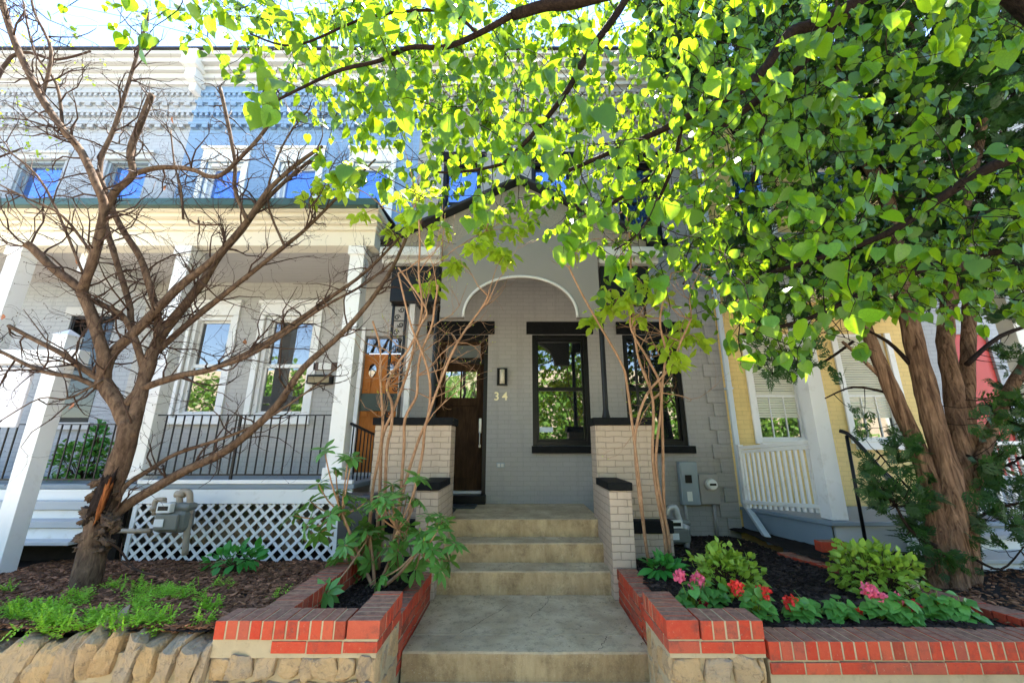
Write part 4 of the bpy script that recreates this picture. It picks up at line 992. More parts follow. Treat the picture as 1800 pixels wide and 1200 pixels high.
# side walls along the stair, in stepped lengths
def side(x0, x1, y0, y1, zt, lab):
    def f(mb, mo):
        bricks_y(mb, mo, x0, x1, y0, y1, zt - .1, zt)
        z = zt - .112; k = 0
        while z > -1.62:
            o_ = .1 * (k % 2); bricks_y(mb, mo, x0 + .004, x1 - .004, y0 + o_, y1, z - .063, z, .21)
            if o_: bricks_y(mb, mo, x0 + .004, x1 - .004, y0, y0 + o_, z - .063, z, .1)
            z -= .075; k += 1
        mo.box(x0 + .012, x1 - .012, y0 + .005, y1 - .005, -1.93, zt - .1)
    wallthing(lab, ((x0 + x1) / 2, y0, -1.93), f)
side(-1.105, -.905, 3.315, 3.98, zz(1040, 3.95) , 'middle brick wall left of the landing, front length')
side(-1.105, -.905, 3.985, 4.60, zz(1008, 4.6) + .02, 'rear brick wall left of the landing, next to the rhododendron')
side(1.025, 1.225, 3.315, 3.80, zz(1057, 3.8) + .0, 'short sunken brick wall right of the landing')
side(1.025, 1.225, 3.805, 4.61, zz(1003, 4.61) + .025, 'rear brick wall right of the landing, below the right cheek wall')
side(-1.72, -1.52, 3.02, 4.6, zz(1068, 3.0) - .01, 'brown topped brick wall between the brown mulch and the rhododendron')
# diagonal edging on the right of the flower bed
def edg(mb, mo):
    p0, p1 = Vector((3.13, 5.3)), Vector((3.46, 2.95)); n = 30
    for i in range(n):
        if 11 <= i <= 14: continue
        a = p0.lerp(p1, (i + .04) / n); b_ = p0.lerp(p1, (i + .94) / n); z = ZR(0, a.y) + .05 + U(-.006, .006)
        vs = [(a.x, a.y), (b_.x, b_.y), (b_.x + .19, b_.y + .02), (a.x + .19, a.y + .02)]
        mb.add([(x, y, z) for x, y in vs] + [(x, y, z - .1) for x, y in vs], [(0, 1, 2, 3), (7, 6, 5, 4), (0, 4, 5, 1), (1, 5, 6, 2), (2, 6, 7, 3), (3, 7, 4, 0)])
    mo.box(3.2, 3.25, 3.0, 5.2, -1.4, -1.3)
wallthing('flush brown brick edging along the right side of the flower bed', (3.3, 4, -1.3), edg)
bk = thing('loose_brick', 'loose brown brick lying by the deck corner of the yellow house', 'brick', (3.6, 5, -1.25))
q = at(1470, 962, 4.9); MB().box(q.x - .16, q.x + .12, 4.9, 5.02, q.z - .05, q.z + .06).build('brick', 'redbrick', bk, bevel=.006)
q = at(1604, 1027, 3.8); tag(MB().box(q.x - .05, q.x + .06, 3.8, 3.9, q.z - .04, q.z + .03).build('wood_block', M('raw_wood', (.55, .45, .25), .7), bevel=.004), 'small raw wood block at the foot of the cedar trunk', 'wood block')

# ---------------------------------------------------------------- rubble retaining wall, left front
sw = thing('stone_wall', 'dry rubble stone retaining wall with upright leaning stones at lower left', 'retaining wall', (-3.5, WF, -1.93))
tops = [(-20, 1150, 55), (40, 1128, 50), (85, 1138, 42), (135, 1120, 38), (172, 1112, 36), (205, 1112, 34), (240, 1122, 34), (272, 1128, 34), (305, 1130, 34), (340, 1132, 36), (366, 1134, 22)]
mb = MB()
u = -900; k = 100
lst = []
while u < -40: w_ = U(35, 60); lst.append((u, U(1112, 1140), w_)); u += w_ * .93
for (u, v, w_) in lst + tops:
    k += 1; p = at(u, v, WF); W2 = w_ / F * 2.44 * .5; H2 = U(.20, .27) * .6; ln = U(.10, .38)
    rot = Matrix.Rotation(ln, 3, 'Y') @ Matrix.Rotation(U(-.15, .15), 3, 'Z')
    mb.rock((p.x - .04, WF + .10, p.z - H2 * .95), (W2 * 1.05, .12, H2 * 1.05), k, rot)
for (u, v, w_) in lst + tops:
    for j in range(3):
        k += 1; p = at(u, v, WF); mb.rock((p.x - .13 - .05 * j + U(-.03, .03), WF + .11, p.z - .34 - .17 * j), (U(.07, .11), .12, U(.07, .10)), k, Matrix.Rotation(U(-.4, .4), 3, 'Y'))
mb.build('stones', 'stone', sw, smooth=False)
MB().box(-12, xl0, WF + .035, WF + .24, -1.93, zz(1152, WF)).build('mortar', 'mortar', sw)

# ---------------------------------------------------------------- sign post
sp = thing('sign_post', 'white wooden yard sign post with a crossarm at the left edge', 'sign post', (at(10, 985, 4.55).x, 4.55, -1.3))
pb = at(8, 985, 4.55); pt_ = at(105, 590, 4.55); xp = (pb.x + pt_.x) / 2
mb = MB(); mb.box(xp - .085, xp + .085, 4.5, 4.67, -1.6, pt_.z); mb.add([(xp - .1, 4.485, pt_.z), (xp + .1, 4.485, pt_.z), (xp + .1, 4.685, pt_.z), (xp - .1, 4.685, pt_.z), (xp, 4.585, pt_.z + .09)], [(0, 1, 4), (1, 2, 4), (2, 3, 4), (3, 0, 4), (3, 2, 1, 0)])
mb.build('post', 'white', sp, bevel=.005)
az = zz(625, 4.55); MB().box(xp - 1.6, xp + .26, 4.52, 4.65, az - .1, az + .07).build('crossarm', 'white', sp, bevel=.005)
hs = thing('hanging_sign', 'pale grey sign panel hanging from the white sign post', 'sign', (xp - .75, 4.58, az - .6))
MB().box(xp - 1.4, xp - .28, 4.57, 4.60, az - .82, az - .14).build('panel', M('pale_lavender', (.60, .58, .60), .5, .04), hs, bevel=.006)
mb = MB(); 
for x in (xp - 1.2, xp - .45): mb.tube([(x, 4.585, az - .101), (x, 4.585, az - .14)], .008, 6)
mb.build('hook', 'iron', hs)

# ================================================================== TREES
# --- bare tree
bt = thing('bare_tree', 'bare brown multi-stemmed tree with a scarred lumpy trunk in the mulch bed', 'tree', (at(150, 1030, 4.0).x, 4.0, at(150, 1030, 4.0).z))
def path(pts, Y0, Y1): n = len(pts) - 1; return [at(u, v, Y0 + (Y1 - Y0) * i / n) for i, (u, v) in enumerate(pts)]
limbs = []
def limb(pts, w0, w1, Y0, Y1, mb, n=10, rough=.12):
    P = path(pts, Y0, Y1); rs = [.74 * (w0 + (w1 - w0) * i / (len(P) - 1)) / 2 / F * (P[i].y * CP + P[i].z * SP) for i in range(len(P))]
    mb.tube(P, rs, n, 4, rough); limbs.append((P, rs)); return P
mb = MB()
limb([(140, 1075), (150, 1030), (160, 980), (172, 930), (185, 880), (205, 830), (222, 780), (226, 740)], 60, 36, 4.0, 4.0, mb, 16, .16)
limb([(226, 750), (208, 712), (188, 682), (180, 668)], 34, 30, 4.0, 3.95, mb, 12)
limb([(180, 672), (183, 630), (172, 590), (158, 545), (143, 512)], 26, 22, 3.95, 3.8, mb)
limb([(146, 515), (125, 495), (100, 477), (80, 460), (58, 437), (44, 428)], 20, 17, 3.8, 3.6, mb)
limb([(143, 514), (152, 488), (166, 450), (178, 400), (182, 360), (173, 333), (143, 267), (110, 227), (73, 173), (50, 127), (23, 67), (0, -10), (-20, -80)], 20, 12, 3.8, 3.3, mb)
limb([(182, 670), (195, 625), (230, 590), (270, 550), (320, 500), (365, 465), (400, 430), (437, 385), (473, 333), (520, 290), (567, 257)], 24, 7, 3.95, 4.3, mb)
limb([(435, 390), (413, 333), (413, 283), (397, 200), (387, 155)], 9, 8, 4.15, 4.2, mb)
limb([(178, 668), (150, 650), (110, 622), (67, 600), (15, 572)], 15, 8, 3.95, 3.7, mb); limb([(175, 682), (133, 663), (73, 652), (0, 617), (-60, 590)], 13, 5, 3.95, 3.7, mb)
limb([(228, 770), (243, 710), (255, 660), (270, 615), (290, 580), (330, 530), (360, 490), (385, 450), (425, 405), (455, 365), (500, 320), (560, 270)], 31, 6, 4.0, 4.5, mb, 12)
limb([(255, 655), (240, 605), (225, 568), (205, 548), (160, 527)], 16, 12, 4.1, 3.9, mb)
limb([(277, 600), (277, 557), (262, 500), (245, 450), (213, 400), (190, 350), (172, 300)], 17, 11, 4.15, 4.0, mb)
limb([(235, 600), (230, 567), (227, 533), (205, 460), (187, 400), (184, 370)], 14, 11, 4.1, 4.0, mb)
limb([(184, 375), (200, 340), (233, 307), (229, 267), (247, 217), (267, 167)], 16, 13, 4.0, 3.95, mb)
limb([(233, 307), (277, 295), (333, 297), (367, 310), (390, 307), (417, 283), (467, 227), (493, 165)], 12, 7, 4.0, 4.1, mb)
limb([(180, 350), (177, 283), (200, 227), (227, 143), (243, 90), (263, 23)], 11, 5, 4.0, 4.1, mb)
limb([(195, 915), (215, 893), (267, 860), (333, 823), (400, 790), (483, 717), (533, 647), (600, 587), (650, 530), (690, 470), (722, 400), (745, 350)], 26, 5, 4.0, 4.5, mb)
limb([(205, 880), (225, 850), (267, 823), (310, 797), (400, 767), (467, 737), (547, 683), (600, 640)], 13, 3, 4.0, 4.3, mb, 8)
limb([(220, 712), (250, 683), (317, 660), (373, 648), (450, 613), (510, 573), (580, 523), (640, 480), (700, 420), (740, 370)], 19, 4, 4.0, 4.5, mb)
limb([(373, 648), (433, 627), (500, 587), (567, 540), (640, 500), (690, 460)], 11, 4, 4.1, 4.4, mb, 8)
limb([(268, 625), (333, 567), (400, 513), (500, 433), (540, 400), (600, 340), (660, 280)], 15, 4, 4.15, 4.6, mb, 8)
limb([(500, 433), (470, 345), (500, 250), (545, 190)], 6, 3, 4.4, 4.5, mb, 7)
limb([(322, 385), (318, 330), (307, 290), (300, 230)], 5, 3, 4.2, 4.3, mb, 6)
limb([(390, 395), (330, 385), (310, 300)], 5, 3, 4.2, 4.3, mb, 6)
limb([(180, 668), (120, 700), (70, 700), (0, 740)], 5, 2, 3.9, 3.6, mb, 6)
limb([(73, 173), (90, 90), (60, 20), (50, -40)], 8, 4, 3.5, 3.4, mb, 6)
limb([(165, 450), (110, 380), (50, 350), (-30, 310)], 7, 3, 3.8, 3.5, mb, 6)
limb([(150, 490), (80, 330), (20, 270), (-20, 250)], 6, 3, 3.8, 3.6, mb, 6)
limb([(110, 227), (100, 150), (60, 90), (40, 0)], 7, 3, 3.6, 3.5, mb, 6)
bt_trunk = mb.build('trunk', 'bark1', bt, smooth=True)
# burls and torn bark round the scar
mb = MB()
for i, (u, v, r) in enumerate(((152, 915, .04), (186, 905, .06), (160, 945, .065), (150, 960, .05), (175, 935, .07), (195, 918, .05), (170, 965, .06), (180, 890, .05), (165, 870, .05), (173, 848, .045), (198, 868, .045), (150, 985, .04), (165, 905, .07), (188, 950, .04), (205, 930, .03), (146, 940, .04))):
    p = at(u, v, 3.97 + U(-.02, .02)); mb.blob(p, (r * U(1.1, 1.7), r * .9, r * U(.35, .6)), i, .8, 2.8, 7, Matrix.Rotation(U(-.8, .8), 3, 'Y'))
mb.build('burl', BARK('dark_burl_bark', (.03, .016, .009), (.17, .10, .055), 5, 1), bt, smooth=True)
MB().blob(at(178, 876, 3.92), (.06, .03, .20), 5, .6, 3, 7, Matrix.Rotation(.15, 3, 'Y')).build('hollow', 'darkbark', bt, smooth=True)
mb = MB(); mb.blob(at(183, 876, 3.895), (.016, .02, .16), 3, .8, 4, 7, Matrix.Rotation(.12, 3, 'Y')); mb.build('scar', 'wound', bt, smooth=True)
random.seed(21)
mb = MB(); buds = []
for P, rs in limbs[2:]:
    L = sum((P[i + 1] - P[i]).length for i in range(len(P) - 1)); n = int(L * 6.5) + 2
    for _ in range(n):
        i = random.randint(0, len(P) - 2); t = R(); p = P[i].lerp(P[i + 1], t); d = (P[i + 1] - P[i]).normalized()
        if p.z < -.25 and R() < .8: continue
        sprout(mb, p, (d + rdir(.15) * 1.1), U(.28, .85), min(max(rs[i] * .5, .0065), .0105), 2, .22, .5, 5, buds, (2, 3))
mb.build('twigs', 'twig', bt, smooth=True)
mb = MB()
for p, d in buds[::2]: mb.blob(p, (.0045, .0045, .008), 1, 0, 1, 1)
mb.build('buds', M('dark_bud', (.07, .03, .02), .6), bt)
mb = MB()
for (u, v) in ((303, 205), (292, 326), (138, 452), (5, 552), (397, 706), (130, 708), (432, 597)): 
    leaf(mb, at(u, v, 3.9), (U(-.4, .4), U(-.4, .4), -1), rdir(), .07, .04, 'long', .5)
mb.build('dead_leaves', M('dead_leaf', (.35, .12, .04), .7, .3), bt)

# fallen stick
mb = MB(); mb.tube([at(188, 950, 3.85), at(210, 965, 3.95), at(228, 990, 4.0), at(245, 1003, 3.95), at(280, 1012, 3.9)], [.01, .009, .008, .007, .004], 6, 3); mb.tube([at(215, 955, 3.9), at(212, 985, 3.95), at(240, 1003, 3.95)], .005, 5, 3)
tag(mb.build('fallen_stick', 'twig', smooth=True), 'thin fallen stick on the mulch right of the scarred trunk', 'stick')

# --- thin tan stems of the two tall shrubs
def shrub(label, stems, clusters, Y0, Y1, lsz=.07, extra=30, base=None):
    P0 = path(stems[0], Y0, Y1)[-1]
    t = thing('tall_shrub', label, 'shrub', (P0.x, P0.y, P0.z), 'tall bare stemmed shrubs'); ends = []; mb = MB(); all_ = []
    for k, s_ in enumerate(stems):
        P = path(s_, Y1, Y0); n = len(P); rs = [.009 + .011 * i / n for i in range(n)]; mb.tube(P, rs, 8, 4, .1); all_.append(P)
    mb.build('stems', 'stem', t, smooth=True)
    tw = MB(); lf = MB()
    nodes = [p for P in all_ for p in P]
    for _ in range(extra):
        P = random.choice(all_); i = random.randint(0, max(0, len(P) // 2)); sprout(tw, P[i], rdir(.7), U(.3, .8), .0075, 2, .35, .35, 4, ends, (1, 3))
    for (u, v, n) in clusters:
        c = at(u, v, U(Y0, Y1)); q = min(nodes, key=lambda p: (p - c).length + (0 if p.z < c.z + .1 else .5))
        mid = q.lerp(c, .5) + Vector((0, 0, .08)); tw.tube([q, mid, c], [.006, .0045, .003], 5, 4); nodes.append(mid)
        for _ in range(int(n * 2)):
            d = rdir(-.1); p = c + d * U(.0, .12); leaf(lf, p, Vector((d.x, d.y, -.6 + U(-.3, .5))), rdir(.7), lsz * U(.7, 1.25), lsz * U(.45, .75), 'oval')
    for p, d in ends[::2]: leaf(lf, p, d, rdir(), .02, .008, 'oval')
    tw.build('twigs', 'stem', t, smooth=True); lf.build('leaves', 'lindentwo', t, smooth=True); return t
random.seed(5)
L_st = [[(655, 564), (668, 610), (669, 670), (673, 740), (668, 790), (655, 860), (650, 925), (650, 990)],
        [(700, 470), (748, 540), (740, 570), (718, 614), (700, 638), (680, 678), (689, 710), (688, 750), (680, 790), (675, 900), (665, 1000)],
        [(770, 500), (764, 540), (758, 576), (740, 620), (734, 660), (732, 696), (712, 736), (710, 790), (700, 900), (680, 1010)],
        [(700, 480), (722, 570), (740, 614), (754, 660), (756, 700), (750, 740), (734, 778), (705, 880), (690, 1010)],
        [(858, 520), (846, 542), (804, 602), (772, 676), (748, 748), (742, 800), (720, 900), (700, 1010)],
        [(735, 360), (738, 430), (736, 480), (742, 540), (730, 600), (714, 660), (692, 720), (672, 770), (668, 850), (660, 1000)]]
L_cl = [(760, 498, 16), (800, 462, 18), (742, 503, 6), (836, 430, 18), (885, 450, 22), (900, 402, 16), (930, 385, 12), (720, 390, 14), (690, 408, 10), (780, 400, 10), (850, 405, 12), (868, 437, 10), (745, 340, 12), (700, 350, 10), (640, 375, 10), (600, 330, 14), (570, 330, 16), (545, 345, 10), (870, 375, 10), (620, 300, 12)]
shrub('tan-stemmed shrub with small bright leaves left of the steps', L_st, L_cl, 4.5, 3.7, .125, 40)
R_st = [[(1000, 470), (1023, 517), (1053, 570), (1093, 640), (1103, 683), (1118, 800), (1125, 860), (1133, 940), (1140, 985)],
        [(1100, 370), (1108, 430), (1110, 500), (1120, 620), (1147, 700), (1147, 800), (1155, 870), (1168, 940), (1172, 1000)],
        [(1090, 470), (1107, 527), (1110, 580), (1140, 633), (1163, 690), (1153, 800), (1160, 870), (1175, 940), (1180, 1000)],
        [(1215, 560), (1197, 600), (1177, 647), (1137, 693), (1117, 760), (1120, 840), (1132, 930), (1140, 990)],
        [(1180, 480), (1160, 560), (1170, 620), (1163, 690), (1165, 780), (1168, 900), (1180, 1000)]]
R_cl = [(1075, 540, 20), (1040, 560, 16), (1100, 522, 18), (1120, 560, 10), (1200, 585, 18), (1180, 622, 20), (1165, 600, 12), (1215, 565, 14), (1230, 600, 10), (1060, 520, 10), (1130, 500, 12), (1160, 520, 14), (1010, 430, 8), (1195, 640, 8)]
shrub('tan-stemmed shrub with small bright leaves in the flower bed right of the steps', R_st, R_cl, 4.75, 3.8, .12, 26)

# --- big leafy tree overhead
def leafy(name, label, cat, grid, cell, ybands, skel, Lrange, mname, seed, bark='darkbark', loc=(3, 2, -1.9), hang=.75, per=1.0, cl=(3, 6), tw=.0028):
    random.seed(seed); t = thing(name, label, cat, loc); mb = MB(); nodes = []
    for pts, w0, w1, Y0, Y1 in skel:
        P = path(pts, Y0, Y1); rs = [(w0 + (w1 - w0) * i / (len(P) - 1)) / 2 / F * (P[i].y * CP + P[i].z * SP) for i in range(len(P))]
        mb.tube(P, rs, 10, 5, .15)
        for i in range(len(P) - 1):
            for k in range(5): nodes.append(P[i].lerp(P[i + 1], k / 5))
    mb.build('limbs', bark, t, smooth=True)
    cs = []
    for j, row in enumerate(grid):
        for i, dch in enumerate(row[1]):
            if not dch.isdigit() or dch == '0': continue
            for (y0, y1, dens) in ybands:
                n = int(dch) * dens * per; n = int(n) + (R() < n - int(n))
                for _ in range(n):
                    Y = U(y0, y1); cs.append(at((i + R()) * cell - row[2], row[0] + R() * cell, Y))
    tree = nodes[:]; cs.sort(key=lambda c: min((c - q).length for q in nodes[::3]))
    tb = MB(); lf = MB(); import bisect
    from mathutils import kdtree
    added = []
    kd = kdtree.KDTree(len(tree)); [kd.insert(p, i) for i, p in enumerate(tree)]; kd.balance(); pend = []
    for c in cs:
        q, _, dist = kd.find(c)
        for p in pend:
            dd = (p - c).length
            if dd < dist: q, dist = p, dd
        pend.append(c)
        if len(pend) > 60:
            tree += pend; pend = []; kd = kdtree.KDTree(len(tree)); [kd.insert(p, i) for i, p in enumerate(tree)]; kd.balance()
        if dist > .02:
            mid = Vector(q).lerp(c, .5) + rdir() * dist * .12; tb.tube([q, mid, c], [tw * 1.3, tw, tw * .8], 4, 2)
        dr_ = (c - Vector(q)); dr_ = dr_.normalized() if dr_.length > 1e-4 else rdir()
        tip = c + (dr_ * .5 + rdir() * .6 + Vector((0, 0, -.35))).normalized() * U(.08, .2); tb.tube([c, tip], [tw * .7, tw * .4], 4)
        m = random.randint(*cl)
        for k in range(m):
            b = c.lerp(tip, (k + R()) / m); L = U(*Lrange) * (1.28 - .15 * max(0, b.y - 1.7)) * (.8 if b.x > .9 and b.z < 2.3 and label.startswith('large') else 1)
            h = rdir(); h.z *= .3; d = (h.normalized() * (1 - hang) * 1.4 + Vector((0, 0, -hang))).normalized() if R() < .75 else rdir()
            pe = b + (rdir(-.3) + d * .4) * U(.02, .05); tb.tube([b, pe], [.0009, .0008], 3)
            leaf(lf, pe, d, (rdir(.35) + Vector((.1, -.55, .2))), L, L * U(.72, .98), 'heart', .14)
    tb.build('twigs', bark, t, smooth=True); lf.build('leaves', mname, t, smooth=True); return t
#         u: 0    250  500  750  1000 1250 1500 1750 (cells of 50 px, first column starts at -0)
G = [(-100, '000000112222222222222223333333333333222200', 0), (-50, '000023445666666666666666666666666666555500', 0),
     (0,   '001123345779999999998888876665554555665555', 0),
     (50,  '000000211457888999986457888876543222234433', 0),
     (100, '000000003357788998875357888887532111112222', 0),
     (150, '000000000224677888876467888887643200011233', 0),
     (200, '000000000013345677788788888876532100012345', 0),
     (250, '000000000001123456678888888765432112356778', 0),
     (300, '000000000000013333345678777655433345677777', 0),
     (350, '000000000000000122234557777766655566777777', 0),
     (400, '000000000000000000001246777777777777777777', 0),
     (450, '000000000000000000000124567777777777777666', 0),
     (500, '000000000000000000000001246777776434556677', 0),
     (550, '000000000000000000000000124543100000011222', 0),
     (600, '000000000000000000000000001110000000000000', 0)]
sk = [([(1650, -260), (1560, -60), (1510, 0), (1440, 40), (1387, 60), (1345, 120), (1300, 160), (1240, 190), (1200, 210), (1150, 235), (1087, 262), (1000, 300)], 25, 7, 2.4, 2.7),
      ([(1560, -60), (1500, 12), (1445, 62), (1410, 110), (1340, 170), (1230, 250), (1130, 320), (1060, 370)], 24, 6, 2.5, 3.3),
      ([(1400, -200), (1200, -60), (1027, 0), (960, 10), (900, 27)], 26, 17, 1.9, 2.0),
      ([(900, 27), (840, 60), (783, 83), (720, 84), (667, 107), (600, 123), (540, 150), (480, 180)], 11, 4, 2.0, 2.3),
      ([(840, 60), (780, 20), (650, 30), (520, 80), (440, 60)], 6, 3, 2.0, 2.3),
      ([(1150, -80), (1087, 20), (1037, 90), (997, 160), (953, 217), (907, 267), (877, 290), (800, 303), (740, 300)], 14, 3, 2.4, 2.9),
      ([(2000, 180), (1850, 250), (1730, 300), (1650, 350), (1560, 410), (1450, 450), (1350, 480)], 24, 6, 2.3, 3.2),
      ([(2000, 380), (1850, 430), (1700, 450), (1550, 500), (1420, 560), (1300, 590)], 18, 5, 2.6, 3.6),
      ([(1060, -150), (800, -80), (600, -30), (440, -20), (300, -10)], 16, 4, 1.8, 2.1),
      ([(1900, -260), (1800, -100), (1650, -40), (1500, -40)], 30, 20, 2.3, 2.4),
      ([(1200, 210), (1180, 300), (1130, 400), (1080, 440)], 8, 3, 2.7, 3.2),
      ([(1340, 170), (1330, 300), (1260, 420), (1200, 500)], 9, 3, 2.9, 3.6)]
lt = leafy('leafy_tree', 'large tree reaching over the scene with dark limbs and bright heart-shaped leaves', 'tree', G, 50, [(1.75, 2.6, .038), (2.6, 3.4, .115), (3.4, 4.4, .21)], sk, (.06, .114), 'linden', 3, per=4.2)
# trunk of the overhead tree, standing out of frame at the right
mb = MB(); a = path(sk[0][0], 2.4, 2.7)[0]; b_ = path(sk[6][0], 2.3, 3.2)[0]; c_ = path(sk[2][0], 1.9, 2.2)[0]; d_ = path(sk[9][0], 2.3, 2.4)[0]; e_ = path(sk[7][0], 2.6, 3.6)[0]; f_ = path(sk[8][0], 1.8, 2.1)[0]
tb_ = Vector((4.6, 1.6, -1.93)); tt = Vector((4.2, 1.9, 1.2))
mb.tube([tb_, Vector((4.45, 1.7, -.5)), tt, Vector((3.6, 2.1, 3.2)), Vector((2.9, 2.2, 5.0))], [.24, .2, .17, .13, .1], 14, 5, .12)
for p, s_ in ((a, 2.9), (d_, 3.6), (c_, 4.0), (f_, 4.2)): mb.tube([Vector((3.6, 2.1, 3.2)), (Vector((3.6, 2.1, 3.2)) + p) / 2 + Vector((0, 0, .3)), p], [.08, .06, .035], 10, 5, .1)
for p in (b_, e_): mb.tube([tt, (tt + p) / 2 + Vector((0, 0, .1)), p], [.09, .07, .04], 10, 5, .1)
mb.build('trunk', 'darkbark', lt, smooth=True)

# --- small-leaved tree at the far left edge
G2 = [(20, '3200000', 0), (60, '5430200', 0), (100, '24433210', 0), (140, '2210000', 0), (200, '3210000', 0), (240, '4221000', 0), (280, '3310000', 0), (340, '2000000', 0)]
leafy('young_tree', 'young tree with tiny yellow-green leaves peeping in at the upper left edge', 'tree', [(r, g, 20) for r, g, _ in G2], 34, [(4.9, 5.3, .5)], [([(-200, 400), (-60, 250), (20, 100), (100, 105), (160, 90)], 8, 3, 5, 5.2), ([(-200, 400), (-50, 300), (40, 260)], 6, 2, 5, 5.1)], (.035, .06), 'lindentwo', 9, 'twig', (-9, 5, -1.3))
o = [x for x in bpy.data.objects if x.name.startswith('young_tree')][0]
MB().tube([(-9.2, 5, -1.4), (-9.0, 5, .5), at(-200, 400, 5)], [.07, .05, .03], 10, 4, .1).build('trunk', 'twig', o, smooth=True)
# --- leafy trees behind the houses glimpsed over the roof
random.seed(44)
def crown(mb, c, r, n, L):
    for _ in range(n):
        d = rdir(); k = (.45 + .55 * R()) * (1 + .3 * noise.noise(d * 2 + Vector(c))); leaf(mb, Vector(c) + Vector((d.x * r[0], d.y * r[1], d.z * r[2])) * k, rdir(-.3), rdir(.4), L * U(.6, 1.3), L * U(.5, .9), 'oval')
# --- cedar
random.seed(12)
cb = at(1668, 1035, 3.95)
ct = thing('cedar_tree', 'multi-trunked evergreen with reddish shredding bark beyond the flower bed', 'tree', cb)
TR = [([(1640, 1075), (1648, 1000), (1645, 900), (1625, 820), (1600, 760), (1565, 680), (1535, 610), (1500, 520), (1450, 430)], 48, 20, 3.95, 4.3),
      ([(1680, 1075), (1680, 1000), (1670, 850), (1640, 740), (1612, 620), (1590, 530), (1572, 430), (1555, 340), (1500, 240), (1480, 130), (1475, 0), (1470, -100)], 54, 14, 3.9, 4.4),
      ([(1705, 1060), (1700, 960), (1690, 850), (1678, 700), (1662, 600), (1672, 500), (1690, 380), (1720, 250), (1740, 100), (1750, -50)], 46, 14, 4.0, 4.6),
      ([(1690, 1000), (1700, 860), (1700, 700), (1702, 580), (1700, 480), (1640, 380), (1610, 250), (1600, 100), (1605, -60)], 34, 14, 4.1, 4.8),
      ([(1700, 900), (1725, 800), (1755, 730), (1795, 650), (1850, 580), (1950, 450)], 30, 16, 4.1, 4.3),
      ([(1630, 800), (1580, 700), (1520, 635), (1480, 600)], 14, 6, 4.1, 4.3)]
mb = MB(); nodes = []
for pts, w0, w1, Y0, Y1 in TR:
    P = path(pts, Y0, Y1); rs = [.74 * (w0 + (w1 - w0) * i / (len(P) - 1)) / 2 / F * (P[i].y * CP + P[i].z * SP) for i in range(len(P))]; mb.tube(P, rs, 14, 5, .22)
    for i in range(len(P) - 1):
        for k in range(4): nodes.append(P[i].lerp(P[i + 1], k / 4))
mb.build('trunk', 'cedarbark', ct, smooth=True)
mb = MB()
br_ = [([(1555, 340), (1490, 260), (1440, 150), (1400, 20)], 9, 4, 4.4, 5), ([(1500, 250), (1440, 220), (1380, 180), (1250, 90)], 7, 3, 4.4, 5), ([(1560, 350), (1540, 230), (1525, 150), (1540, 20)], 12, 5, 4.3, 4.6),
       ([(1610, 280), (1650, 160), (1640, 60), (1670, -30)], 9, 4, 4.6, 5), ([(1690, 350), (1760, 240), (1800, 100), (1840, 20)], 10, 5, 4.5, 5), ([(1640, 330), (1700, 210), (1790, 30), (1830, -60)], 8, 5, 4.5, 4.7),
       ([(1620, 330), (1600, 200), (1580, 80), (1570, -40)], 8, 5, 4.5, 4.7), ([(1700, 330), (1780, 280), (1850, 240)], 7, 4, 4.6, 4.8), ([(1700, 640), (1760, 590), (1850, 560)], 9, 5, 4.1, 4.3),
       ([(1600, 640), (1560, 600), (1500, 570)], 8, 4, 4.1, 4.2), ([(1690, 760), (1760, 700), (1850, 690)], 6, 3, 4.2, 4.3), ([(1640, 900), (1590, 850), (1540, 790)], 5, 2, 4.0, 4.2),
       ([(1700, 920), (1760, 890), (1830, 880)], 6, 3, 4.0, 4.1), ([(1645, 960), (1600, 930), (1570, 880)], 8, 3, 3.9, 4.0), ([(1710, 980), (1760, 1000), (1800, 960)], 5, 2, 3.9, 4.0), ([(1500, 600), (1440, 640), (1400, 640), (1350, 660)], 5, 2, 4.3, 4.6),
       ([(1560, 690), (1500, 680), (1450, 700)], 5, 2, 4.2, 4.4), ([(1700, 800), (1760, 820), (1800, 800)], 5, 3, 4.0, 4.1), ([(1480, 130), (1400, 60), (1330, 0), (1250, -60)], 8, 3, 4.4, 5.2), ([(1450, 430), (1380, 350), (1300, 250), (1230, 130), (1180, 60)], 9, 3, 4.3, 5.5)]
for pts, w0, w1, Y0, Y1 in br_:
    P = path(pts, Y0, Y1); rs = [(w0 + (w1 - w0) * i / (len(P) - 1)) / 2 / F * (P[i].y * CP + P[i].z * SP) for i in range(len(P))]; mb.tube(P, rs, 8, 4, .1)
    for i in range(len(P) - 1):
        for k in range(6): nodes.append(P[i].lerp(P[i + 1], k / 6))
mb.build('branches', 'darkbark', ct, smooth=True)
def spray(mb, c, d, L, wf=1):
    """flat forked spray of scale leaves"""
    d = Vector(d).normalized(); n = rdir(.5); s = d.cross(n).normalized(); n = s.cross(d)
    def blade(p, dd, l, w): 
        q = dd.cross(n).normalized() * w * wf; mb.add([p, p + dd * l * .5 + q, p + dd * l, p + dd * l * .5 - q], [(0, 1, 2, 3)])
    blade(c, d, L, L * .05)
    for k in range(5):
        t = (k + .6) / 5.5; p = c + d * L * t - n * (.1 * L * t * t)
        for s_ in (-1, 1):
            dd = (d * .75 + s * s_ * U(.5, .9)).normalized(); l = L * .55 * (1.05 - t); blade(p, dd, l, l * .13)
            if l > .03:
                blade(p + dd * l * .4, (dd + s * s_ * .7).normalized(), l * .45, l * .08); blade(p + dd * l * .5, (dd - s * s_ * .6).normalized(), l * .45, l * .08)
